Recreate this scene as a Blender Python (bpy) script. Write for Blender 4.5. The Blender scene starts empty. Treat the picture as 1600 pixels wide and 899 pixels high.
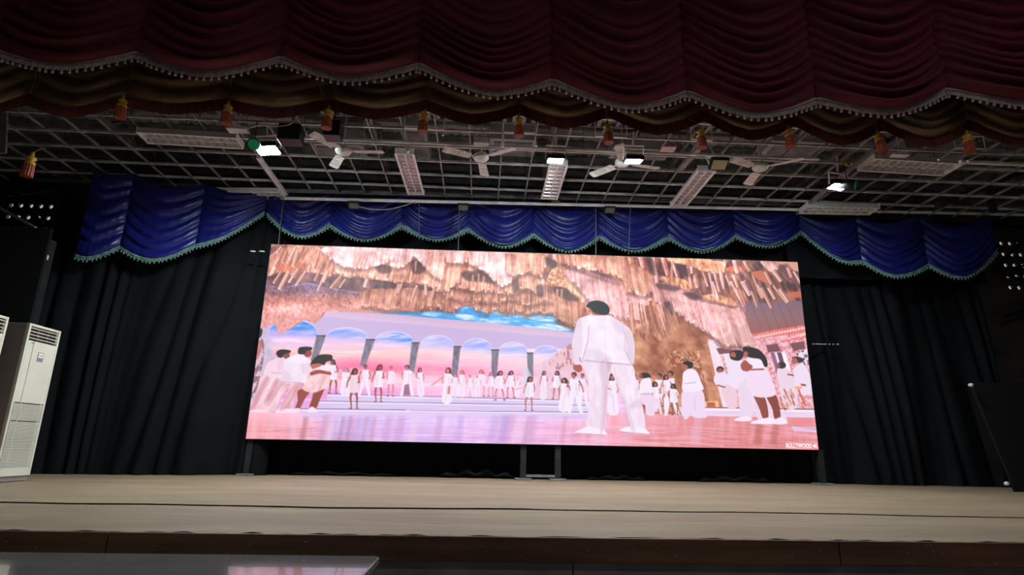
import bpy, math, random
import numpy as np
from mathutils import Vector, Matrix, Euler

PI = math.pi
random.seed(4)
SC = bpy.context.scene
COL = SC.collection

# ---------------------------------------------------------------- camera (stage floor is z = 0, y runs into the stage)
FPX, CX, CY, EYE = 927.5, 800.0, 449.5, 0.52
def _unit(v): return v/np.linalg.norm(v)
_fy = _unit(np.array([750-CX, -(700-CY), -FPX]))
_fz = np.array([865-CX, 2971+CY, -FPX]); _fz = _unit(_fz-_fy*(_fy@_fz)); _fx = np.cross(_fy, _fz)
ROT = np.stack([_fx, _fy, _fz])
def at(px, py, Y=None, Z=None):
    """point of the plane y = Y (or z = Z) seen at a pixel"""
    r = ROT@np.array([px-CX, -(py-CY), -FPX])
    t = Y/r[1] if Y is not None else (Z-EYE)/r[2]
    return Vector((r[0]*t, r[1]*t, EYE+r[2]*t))
def project(P):
    q = (P-np.array([0, 0, EYE]))@ROT
    return CX-q[..., 0]/q[..., 2]*FPX, CY+q[..., 1]/q[..., 2]*FPX
cam_d = bpy.data.cameras.new('camera'); cam = bpy.data.objects.new('camera', cam_d); COL.objects.link(cam)
cam_d.sensor_width = 36; cam_d.sensor_fit = 'HORIZONTAL'; cam_d.lens = FPX*36/1600
cam_d.clip_start = .05; cam_d.clip_end = 200
cam.matrix_world = Matrix.Translation((0, 0, EYE)) @ Matrix([list(r) for r in ROT]).to_4x4()
SC.camera = cam

# ---------------------------------------------------------------- daylight outside (reaches the room only through the vent holes)
world = bpy.data.worlds.new('world'); SC.world = world; world.use_nodes = True
world.node_tree.nodes['Background'].inputs[0].default_value = (.92, .9, .86, 1)
world.node_tree.nodes['Background'].inputs[1].default_value = .45
# unseen fill lamps, added to bring out the valance folds and stage front
def hall_fill(name, loc, size, watts, col):
    d = bpy.data.lights.new(name, 'AREA'); d.shape = 'RECTANGLE'; d.size, d.size_y = size; d.energy = watts; d.color = col
    o = bpy.data.objects.new(name, d); o.location = loc; COL.objects.link(o); return o
hall_fill('hall_fill', (-1.5, 1.2, 7.7), (5, 1.0), 26, (1, .93, .9))
hall_fill('hall_fill', (6.5, 1.8, 7.7), (5, 1.0), 62, (1, .92, .9))
hall_fill('hall_fill', (1.0, -4.5, 7.7), (5, 1.2), 110, (1, .93, .9))
FLOOD_L = 880.0
SCREEN_L = 1.0
vs = SC.view_settings
SC.display_settings.display_device = 'sRGB'
vs.view_transform = 'Standard'; vs.look = 'None'; vs.exposure = 0.0; vs.gamma = 1.0; vs.use_curve_mapping = False

# ---------------------------------------------------------------- helpers
class MB:
    """collects verts and faces; build() links them as one mesh object"""
    def __init__(s): s.v = []; s.f = []
    def add(s, vs_, fs):
        o = len(s.v); s.v += [tuple(v) for v in vs_]; s.f += [tuple(i+o for i in f) for f in fs]; return s
    def box(s, c, d, M=None):
        x, y, z = d[0]/2, d[1]/2, d[2]/2; c = Vector(c)
        P = [Vector((a*x, b*y, e*z)) for e in (-1, 1) for b in (-1, 1) for a in (-1, 1)]
        if M is not None: P = [M @ p for p in P]
        return s.add([p+c for p in P], [(0, 2, 3, 1), (4, 5, 7, 6), (0, 1, 5, 4), (2, 6, 7, 3), (0, 4, 6, 2), (1, 3, 7, 5)])
    def span(s, a, b): return s.box([(p+q)/2 for p, q in zip(a, b)], [abs(q-p) for p, q in zip(a, b)])
    def bar(s, p, q, w, h):
        """rectangular bar from p to q, w sideways, h upwards"""
        p, q = Vector(p), Vector(q); d = (q-p).normalized(); up = Vector((0, 0, 1))
        if abs(d.z) > .95: up = Vector((0, 1, 0))
        a = d.cross(up).normalized(); b = a.cross(d)
        P = [c+a*i*w/2+b*j*h/2 for c in (p, q) for i, j in ((-1, -1), (1, -1), (1, 1), (-1, 1))]
        return s.add(P, [(0, 1, 2, 3), (7, 6, 5, 4), (0, 4, 5, 1), (1, 5, 6, 2), (2, 6, 7, 3), (3, 7, 4, 0)])
    def tube(s, pts, r, n=8, caps=True):
        pts = [Vector(p) for p in pts]; rs = r if isinstance(r, (list, tuple)) else [r]*len(pts); P = []; F = []
        d0 = (pts[1]-pts[0]).normalized(); up = Vector((0, 0, 1)) if abs(d0.z) < .9 else Vector((0, 1, 0))
        for i, p in enumerate(pts):
            d = (pts[min(i+1, len(pts)-1)]-pts[max(i-1, 0)]).normalized(); a = d.cross(up).normalized(); b = a.cross(d)
            for k in range(n):
                t = 2*PI*k/n; P.append(p+(a*math.cos(t)+b*math.sin(t))*rs[i])
        for i in range(len(pts)-1):
            for k in range(n): F.append((i*n+k, i*n+(k+1) % n, (i+1)*n+(k+1) % n, (i+1)*n+k))
        if caps: F += [tuple(range(n-1, -1, -1)), tuple(range((len(pts)-1)*n, len(pts)*n))]
        return s.add(P, F)
    def lathe(s, prof, c=(0, 0, 0), n=16, flute=0):
        """profile of (radius, z); flute ripples the radius"""
        c = Vector(c); P = []; F = []
        for r, z in prof:
            for k in range(n):
                t = 2*PI*k/n; q = r*(1-(flute if k % 2 else 0)); P.append(c+Vector((q*math.cos(t), q*math.sin(t), z)))
        for i in range(len(prof)-1):
            for k in range(n): F.append((i*n+k, i*n+(k+1) % n, (i+1)*n+(k+1) % n, (i+1)*n+k))
        F += [tuple(range(n-1, -1, -1)), tuple(range((len(prof)-1)*n, len(prof)*n))]
        return s.add(P, F)
    def grid(s, fn, nu, nv):
        P = [fn(i/nu, j/nv) for j in range(nv+1) for i in range(nu+1)]; w = nu+1
        return s.add(P, [(j*w+i, j*w+i+1, (j+1)*w+i+1, (j+1)*w+i) for j in range(nv) for i in range(nu)])
    def mesh(s, name, mat, smooth=False):
        me = bpy.data.meshes.new(name); me.from_pydata(s.v, [], s.f); me.update()
        if mat: me.materials.append(mat)
        if smooth: me.polygons.foreach_set('use_smooth', [True]*len(me.polygons))
        return me
    def build(s, name, mat, parent=None, smooth=False, bevel=0, loc=None, **props):
        return link(name, s.mesh(name, mat, smooth), parent, bevel, loc, **props)

def link(name, me, parent=None, bevel=0, loc=None, **props):
    o = bpy.data.objects.new(name, me); COL.objects.link(o)
    if parent: o.parent = parent
    if loc is not None: o.location = loc
    if bevel:
        m = o.modifiers.new('bevel', 'BEVEL'); m.width = bevel; m.segments = 2; m.limit_method = 'ANGLE'
    for k, v in props.items(): o[k] = v
    return o
def thing(name, label, cat, loc=(0, 0, 0), rot=(0, 0, 0), group=None):
    o = bpy.data.objects.new(name, None); COL.objects.link(o); o.location = loc; o.rotation_euler = rot; o.empty_display_size = .1
    return tag(o, label, cat, group)
def tag(o, label, cat, group=None):
    o['label'] = label; o['category'] = cat
    if group: o['group'] = group
    return o
def setting(name, loc=(0, 0, 0)):
    o = bpy.data.objects.new(name, None); COL.objects.link(o); o.location = loc; o['kind'] = 'structure'; return o
def copy_tree(o, loc, rot, label, parent=None):
    c = o.copy(); COL.objects.link(c); c.location = loc; c.rotation_euler = rot; c['label'] = label
    for ch in list(o.children):
        d = ch.copy(); COL.objects.link(d); d.parent = c
        for g in list(ch.children):
            e = g.copy(); COL.objects.link(e); e.parent = d
    return c

def mat(name, col, rough=.6, metal=0., var=0., scale=6., bump=0., bscale=40., sheen=0., col2=None, spec=.5, stretch=(1, 1, 1), emit=None, coat=0.):
    m = bpy.data.materials.new(name); m.use_nodes = True; nt = m.node_tree; b = nt.nodes['Principled BSDF']
    b.inputs['Base Color'].default_value = (*col, 1); b.inputs['Roughness'].default_value = rough; b.inputs['Metallic'].default_value = metal
    b.inputs['Specular IOR Level'].default_value = spec; b.inputs['Sheen Weight'].default_value = sheen; b.inputs['Coat Weight'].default_value = coat
    if sheen: b.inputs['Sheen Roughness'].default_value = .4; b.inputs['Sheen Tint'].default_value = (*[min(1, c*3+.1) for c in col], 1)
    def noise(sc, det):
        tc = nt.nodes.new('ShaderNodeTexCoord'); mp = nt.nodes.new('ShaderNodeMapping'); mp.inputs['Scale'].default_value = stretch
        n = nt.nodes.new('ShaderNodeTexNoise'); n.inputs['Scale'].default_value = sc; n.inputs['Detail'].default_value = det
        nt.links.new(tc.outputs['Object'], mp.inputs[0]); nt.links.new(mp.outputs[0], n.inputs['Vector']); return n
    if var or col2:
        n = noise(scale, 5); r = nt.nodes.new('ShaderNodeValToRGB')
        r.color_ramp.elements[0].position = .36; r.color_ramp.elements[1].position = .66
        r.color_ramp.elements[0].color = (*[c*(1-var) for c in col], 1); r.color_ramp.elements[1].color = (*(col2 or [c*(1+var) for c in col]), 1)
        nt.links.new(n.outputs['Fac'], r.inputs[0]); nt.links.new(r.outputs[0], b.inputs['Base Color'])
    if bump:
        n = noise(bscale, 3); bp = nt.nodes.new('ShaderNodeBump'); bp.inputs['Strength'].default_value = bump; bp.inputs['Distance'].default_value = .01
        nt.links.new(n.outputs['Fac'], bp.inputs['Height']); nt.links.new(bp.outputs[0], b.inputs['Normal'])
    if emit: b.inputs['Emission Color'].default_value = (*emit[0], 1); b.inputs['Emission Strength'].default_value = emit[1]
    return m
# ---------------------------------------------------------------- materials
M = {}
M['plaster'] = mat('dark_painted_wall', (.13, .125, .125), .85, var=.25, scale=2, bump=.2)
M['hallfloor'] = mat('grey_hall_floor', (.16, .155, .16), .45, var=.2, scale=3)
M['riser'] = mat('grey_painted_riser', (.34, .325, .325), .55, var=.2, scale=4)
M['fascia'] = mat('dark_brown_board', (.15, .07, .038), .5, var=.4, scale=3, stretch=(.3, 1, 4))
M['roof'] = mat('dark_roof_sheet', (.34, .37, .38), .6, metal=.0, var=.35, scale=1.2)
M['steel'] = mat('grey_painted_steel', (.26, .265, .27), .5, metal=.2, var=.3, scale=5)
M['darksteel'] = mat('dark_steel', (.035, .036, .04), .5, metal=.5, var=.2)
M['tbar'] = mat('dimmed_dusty_tee_bar', (.26, .26, .26), .5, metal=.1, var=.35, scale=3)  # darker copy of the white tee bar; dimmer light put into the colour
M['tbar2'] = mat('white_tee_bar', (.72, .72, .72), .4, metal=.1, var=.3, scale=3)
M['pipe'] = mat('white_painted_pipe', (.85, .86, .86), .35, var=.2, scale=4)
M['enamel'] = mat('white_enamel', (.90, .90, .89), .35, var=.1, scale=5)
M['louvre'] = mat('bright_aluminium_louvre', (.75, .72, .74), .22, metal=.85)
M['tube'] = mat('unlit_fluorescent_tube', (.8, .8, .78), .3)
M['fan'] = mat('cream_fan_enamel', (.85, .84, .80), .35, col2=(.60, .57, .52), scale=9, spec=.5)
M['fanblade'] = mat('dusty_fan_blade', (.82, .80, .76), .45, col2=(.46, .42, .38), scale=14, stretch=(.6, 2, 1))
M['black'] = mat('black_plastic', (.012, .012, .013), .45)
M['blackmetal'] = mat('black_metal', (.02, .02, .022), .4, metal=.6)
M['lens_off'] = mat('unlit_yellow_led_panel', (.55, .50, .30), .3)
M['lens_glass'] = mat('unlit_glass_panel', (.13, .135, .135), .25)
M['lens_on'] = mat('lit_led_panel', (.9, .95, 1), .4, emit=((.86, 1, .98), FLOOD_L))
M['greengel'] = mat('green_gel', (.04, .80, .36), .3)
M['maroon'] = mat('maroon_velvet', (.125, .008, .022), .75, var=.18, scale=1.2, bump=.15, bscale=90, sheen=.25)
M['cream'] = mat('pale_silver_fringe', (.42, .36, .36), .7, var=.2, scale=20, spec=.3)
M['gold'] = mat('bronze_satin', (.20, .12, .055), .33, var=.25, scale=3, sheen=.2, spec=.55)
M['rust'] = mat('rust_bullion_fringe', (.14, .030, .019), .8, var=.35, scale=14, stretch=(3, 1, .4))
M['yellow'] = mat('gold_thread', (.50, .27, .02), .45, var=.2, scale=30)
M['redtassel'] = mat('rust_silk_thread', (.30, .05, .015), .6, var=.25, scale=30)
M['blue'] = mat('royal_blue_satin', (.009, .013, .165), .34, var=.2, scale=2, sheen=.1, spec=.5)
M['teal'] = mat('teal_silver_fringe', (.15, .27, .25), .7, var=.25, scale=25, spec=.3)
M['blackcloth'] = mat('black_stage_cloth', (.0032, .0038, .0062), .8, var=.25, scale=2.5, bump=.1, spec=.16)
M['blackflat'] = mat('black_flat_cloth', (.008, .008, .009), .85, spec=.2)
M['acwhite'] = mat('ivory_plastic', (.78, .75, .66), .38, var=.04, scale=3)
M['acside'] = mat('grey_steel_side', (.30, .27, .265), .5, var=.05)
M['acslot'] = mat('dark_air_slot', (.05, .045, .04), .6)
M['aclabel'] = mat('grey_control_label', (.30, .26, .27), .5)
M['acred'] = mat('maroon_label_print', (.22, .05, .07), .5)
M['tabletop'] = mat('glossy_grey_laminate', (.17, .165, .17), .16, var=.12, scale=2.5, coat=.4)
M['chrome'] = mat('pale_metal_edge', (.55, .54, .52), .3, metal=.7)
M['cable_white'] = mat('cream_cable', (.55, .50, .42), .5)
M['wire'] = mat('grey_wire', (.12, .12, .12), .5, metal=.5)
M['paleglint'] = mat('pale_painted_glint', (.35, .37, .4), .5)  # pale matt colour painted for glints on the curtain
M['tape'] = mat('silver_tape', (.8, .8, .82), .15, metal=1.)
M['whiteplastic'] = mat('white_plastic', (.75, .75, .76), .4)
M['pinkboard'] = mat('pale_pink_board', (.70, .45, .47), .5)
M['yellowgreen'] = mat('yellow_green_cord', (.45, .50, .05), .5)
def carpet():
    m = bpy.data.materials.new('worn_beige_stage_carpet'); m.use_nodes = True; nt = m.node_tree; b = nt.nodes['Principled BSDF']; L = nt.links.new
    b.inputs['Roughness'].default_value = .62; b.inputs['Specular IOR Level'].default_value = .35
    tc = nt.nodes.new('ShaderNodeTexCoord')
    def nz(scale, st, det=5):
        mp = nt.nodes.new('ShaderNodeMapping'); mp.inputs['Scale'].default_value = st; n = nt.nodes.new('ShaderNodeTexNoise')
        n.inputs['Scale'].default_value = scale; n.inputs['Detail'].default_value = det; L(tc.outputs['Object'], mp.inputs[0]); L(mp.outputs[0], n.inputs['Vector']); return n
    def ramp(src, p0, c0, p1, c1):
        r = nt.nodes.new('ShaderNodeValToRGB'); e = r.color_ramp.elements; e[0].position = p0; e[0].color = (*c0, 1); e[1].position = p1; e[1].color = (*c1, 1); L(src, r.inputs[0]); return r
    a = ramp(nz(1.1, (.35, 1.6, 1)).outputs['Fac'], .35, (.265, .182, .124), .65, (.345, .25, .168))
    s = ramp(nz(3.0, (.5, 5, 1), 6).outputs['Fac'], .32, (.5, .48, .47), .5, (1, 1, 1))
    k = ramp(nz(5, (.28, 9, 1), 2).outputs['Fac'], .29, (.2, .16, .14), .33, (1, 1, 1))
    m1 = nt.nodes.new('ShaderNodeMixRGB'); m1.blend_type = 'MULTIPLY'; m1.inputs[0].default_value = .5; L(a.outputs[0], m1.inputs[1]); L(s.outputs[0], m1.inputs[2])
    m2 = nt.nodes.new('ShaderNodeMixRGB'); m2.blend_type = 'MULTIPLY'; m2.inputs[0].default_value = .8; L(m1.outputs[0], m2.inputs[1]); L(k.outputs[0], m2.inputs[2])
    L(m2.outputs[0], b.inputs['Base Color'])
    n = nz(60, (1, 1, 1), 2); bp = nt.nodes.new('ShaderNodeBump'); bp.inputs['Strength'].default_value = .35; bp.inputs['Distance'].default_value = .006; L(n.outputs['Fac'], bp.inputs['Height']); L(bp.outputs[0], b.inputs['Normal'])
    return m
M['carpet'] = carpet()

# ---------------------------------------------------------------- the room
FLOOR_Z, XL, XR, YF, YB, TOP = -.85, -10.6, 13.2, -8.0, 12.6, 8.0
def slab(name, a, b, m): o = MB().span(a, b).build(name, m); o['kind'] = 'structure'; return o
slab('floor', (XL, YF, FLOOR_Z-.1), (XR, YB, FLOOR_Z), M['hallfloor'])
slab('wall_left', (XL-.2, YF, FLOOR_Z), (XL, YB, TOP), M['plaster'])
slab('wall_right', (XR, YF, FLOOR_Z), (XR+.2, YB, TOP), M['plaster'])
slab('wall_front', (XL, YF-.2, FLOOR_Z), (XR, YF, TOP), M['plaster'])
roof = MB()
def roof_fn(u, v):
    x = XL+(XR-XL)*u; return Vector((x, YF+(YB-YF)*v, TOP+.04*math.cos(u*240)))
slab('ceiling', (XL-.2, YF-.2, TOP), (XR+.2, YB+.2, TOP+.1), M['plaster'])
# corrugated sheets over the stage, on purlins
loft = setting('trim_1')
LZ = 6.15
for k in range(9):
    x0 = XL+(XR-XL)*k/9; x1 = XL+(XR-XL)*(k+1)/9-.015
    def f(u, v): return Vector((x0+(x1-x0)*u, 7.35+(YB-7.35)*v, LZ+.022*math.sin(u*2*PI*14)+.004*(k % 2)))
    MB().grid(f, 56, 1).build('roof_sheet', M['roof'], loft)
for k in range(9): MB().span((XL, 7.6+k*.6, LZ-.14), (XR, 7.66+k*.6, LZ-.03)).build('purlin', M['steel'] if k % 3 else M['tbar'], loft)
slab('wall_header', (XL, 7.25, 6.1), (XR, 7.35, TOP), M['plaster'])
# back wall: plain masonry with two fields of round vent holes open to daylight
wb = setting('wall_back')
def hole_field(xa, za, nx, nz, dx, dz, r=.05, t=.05):
    """panel pierced by nx * nz round holes, each hole with its own reveal"""
    m = MB(); n = 12
    for i in range(nx):
        for j in range(nz):
            cx, cz = xa+dx*(i+.5), za+dz*(j+.5)
            ring = [(cx+r*math.cos(2*PI*k/n), cz+r*math.sin(2*PI*k/n)) for k in range(n)]
            sq = []
            for k in range(n):
                c, s_ = math.cos(2*PI*k/n), math.sin(2*PI*k/n); q = max(abs(c)/(dx/2), abs(s_)/(dz/2)); sq.append((cx+c/q, cz+s_/q))
            # corners of the tile
            P = [Vector((x, YB, z)) for x, z in ring]+[Vector((x, YB, z)) for x, z in sq]+[Vector((x, YB+t, z)) for x, z in ring]
            F = [(k, (k+1) % n, n+(k+1) % n, n+k) for k in range(n)]+[(k, 2*n+k, 2*n+(k+1) % n, (k+1) % n) for k in range(n)]
            C_ = [Vector((cx+a*dx/2, YB, cz+b*dz/2)) for a, b in ((1, 1), (-1, 1), (-1, -1), (1, -1))]
            P += C_
            ang = [math.atan2(c.z-cz, c.x-cx) % (2*PI) for c in C_]
            for ci, a in enumerate(ang):
                k = int(a/(2*PI/n)); F.append((n+k, n+(k+1) % n, 3*n+ci))
            m.add(P, F)
    return m
HL = (-10.5, at(20, 357, YB).z-.14, 12, 3, .21, .27); HR = (at(1562, 380, YB).x-.06, at(1580, 449, YB).z-.14, 9, 5, .21, .27)
for h in (HL, HR): hole_field(*h).build('vented_panel', M['plaster'], wb)
def rectwall(x0, z0, x1, z1): MB().span((x0, YB, z0), (x1, YB+.16, z1)).build('wall_panel', M['plaster'], wb)
lx1, lz1 = HL[0]+HL[2]*HL[4], HL[1]+HL[3]*HL[5]; rx1, rz1 = HR[0]+HR[2]*HR[4], HR[1]+HR[3]*HR[5]
rectwall(XL, FLOOR_Z, HL[0], TOP); rectwall(HL[0], FLOOR_Z, lx1, HL[1]); rectwall(HL[0], lz1, lx1, TOP)
rectwall(lx1, FLOOR_Z, HR[0], TOP); rectwall(HR[0], FLOOR_Z, rx1, HR[1]); rectwall(HR[0], rz1, rx1, TOP); rectwall(rx1, FLOOR_Z, XR, TOP)

# ---------------------------------------------------------------- stage
stage = setting('trim_2')
def seam(x): return 5.55+.05*math.sin(x*.9)+.03*math.sin(x*2.3+1)+.012*math.sin(x*6)
def sag(x, y): return .010*math.sin(x*1.1+y*.7)+.006*math.sin(x*2.7-y*1.9)+.004*math.sin(y*5+x)
def back_fn(u, v):
    x = XL+.05+(XR-XL-.1)*u; y0 = seam(x); return Vector((x, y0+(12.4-y0)*v, sag(x, y0)*min(1, v*3)*(1-v)+.004*math.exp(-(v*16)**2)*(.55+.45*math.tanh((x+.5)*-.6 if x > .5 else (x+4)*.8)) + .002))
def front_fn(u, v):
    x = XL+.05+(XR-XL-.1)*u; y1 = seam(x)+.06; y = 3.95+(y1-3.95)*v
    return Vector((x, y, sag(x, y)*.5*math.sin(PI*v)-.006+(.004*math.sin(x*31)+.003*math.sin(x*77))*(v < .03)))
MB().grid(back_fn, 120, 60).build('carpet_sheet', M['carpet'], stage, True)
MB().grid(front_fn, 240, 40).build('carpet_sheet', M['carpet'], stage, True)
MB().span((XL, 3.97, -.16), (XR, 12.55, -.035)).build('stage_deck', M['fascia'], stage)
xs = [XL, -6.6, -2.2, 2.28, 6.7, XR]
for a, b in zip(xs, xs[1:]): MB().span((a+.003, 3.925, -.152), (b-.003, 3.968, -.008)).build('fascia_board', M['fascia'], stage, bevel=.004)
xs = [XL, -3.5, .6, 4.4, XR]
for a, b in zip(xs, xs[1:]): MB().span((a+.004, 3.985, FLOOR_Z), (b-.004, 4.05, -.155)).build('riser_panel', M['riser'], stage)
MB().span((XL, 3.93, -.255), (XR, 3.985, -.235)).build('riser_batten', M['riser'], stage)
fl = MB()
for k in range(70):
    x = random.uniform(-3.6, 3.6); z = random.uniform(-.14, -.02); fl.box((x, 3.924, z), (random.uniform(.003, .012), .002, random.uniform(.002, .005)))
fl.build('paint_flecks', M['cream'], stage, kind='stuff')
# ---------------------------------------------------------------- picture shown on the LED wall
class Picture:
    """numpy raster; shapes are given in the picture's own drawing coordinates"""
    def __init__(s, PX, PY):
        s.X, s.Y = PX, PY; s.h, s.w = PX.shape
        s.img = np.zeros((s.h, s.w, 3)); s.rs = np.random.RandomState(7)
        s.bx = (PX.min(0), PX.max(0)); s.by = (PY.min(1), PY.max(1))
    def noise(s, U, V, seed):
        g = np.random.RandomState(seed).rand(64, 64)
        iu = np.floor(U).astype(int); iv = np.floor(V).astype(int)
        fu = U-iu; fv = V-iv; fu = fu*fu*(3-2*fu); fv = fv*fv*(3-2*fv)
        a = g[iv % 64, iu % 64]; b = g[iv % 64, (iu+1) % 64]; c = g[(iv+1) % 64, iu % 64]; d = g[(iv+1) % 64, (iu+1) % 64]
        return (a*(1-fu)+b*fu)*(1-fv)+(c*(1-fu)+d*fu)*fv
    def fbm(s, U, V, seed, n=4):
        t = 0; amp = .5; tot = 0
        for k in range(n):
            t = t+amp*s.noise(U*2**k, V*2**k, seed+k); tot += amp; amp *= .55
        return t/tot
    def mask(s, pts, soft):
        P = np.array(pts, float)
        pad = soft+1
        c = np.where((s.bx[1] > P[:, 0].min()-pad) & (s.bx[0] < P[:, 0].max()+pad))[0]; r = np.where((s.by[1] > P[:, 1].min()-pad) & (s.by[0] < P[:, 1].max()+pad))[0]
        if not len(r) or not len(c): return None
        sl = (slice(r[0], r[-1]+1), slice(c[0], c[-1]+1))
        x = s.X[sl]; y = s.Y[sl]
        ins = np.zeros(x.shape, bool); dm = np.full(x.shape, 1e9)
        for (x0, y0), (x1, y1) in zip(P, np.roll(P, -1, 0)):
            if y0 != y1:
                ins ^= ((y0 > y) != (y1 > y)) & (x < (x1-x0)*(y-y0)/(y1-y0)+x0)
            dx, dy = x1-x0, y1-y0; L = dx*dx+dy*dy+1e-9
            t = np.clip(((x-x0)*dx+(y-y0)*dy)/L, 0, 1)
            dm = np.minimum(dm, (x-x0-t*dx)**2+(y-y0-t*dy)**2)
        dm = np.sqrt(dm)*np.where(ins, 1, -1)
        return sl, np.clip(dm/soft+.5, 0, 1)
    def fill(s, pts, col, a=1., soft=1.):
        m = s.mask(pts, soft)
        if m is None: return
        sl, k = m; k = (k*a)[..., None]
        c = col[sl] if isinstance(col, np.ndarray) and col.ndim == 3 else np.array(col, float)
        s.img[sl] = s.img[sl]*(1-k)+c*k
    def sm(s, pts, col, a=1., soft=1., n=5):
        s.fill(smooth_pts(pts, n), col, a, soft)
    def ell(s, x, y, rx, ry, col, a=1., soft=1., rot=0):
        t = np.linspace(0, 2*np.pi, 20, endpoint=False)
        c, d = np.cos(rot), np.sin(rot)
        s.fill([(x+rx*np.cos(q)*c-ry*np.sin(q)*d, y+rx*np.cos(q)*d+ry*np.sin(q)*c) for q in t], col, a, soft)
    def line(s, x0, y0, x1, y1, w, col, a=1., soft=.9, w2=None):
        L = math.hypot(x1-x0, y1-y0)+1e-9; nx, ny = -(y1-y0)/L, (x1-x0)/L
        w2 = w if w2 is None else w2
        s.fill([(x0+nx*w/2, y0+ny*w/2), (x1+nx*w2/2, y1+ny*w2/2), (x1-nx*w2/2, y1-ny*w2/2), (x0-nx*w/2, y0-ny*w/2)], col, a, soft)
    def limb(s, pts, ws, col, a=1.):
        for (p, q, w, v) in zip(pts, pts[1:], ws, ws[1:]): s.line(p[0], p[1], q[0], q[1], w, col, a, 1., v)

def smooth_pts(pts, n=5):
    P = np.array(pts, float); N = len(P); out = []
    for i in range(N):
        a, b, c, d = P[i-1], P[i], P[(i+1) % N], P[(i+2) % N]
        for k in range(n):
            t = k/n
            out.append(.5*(2*b+(c-a)*t+(2*a-5*b+4*c-d)*t*t+(3*b-a-3*c+d)*t**3))
    return out

def crop(x0, y0, k):
    return lambda *p: [(x0+a/k, y0+b/k) for a, b in p]

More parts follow.
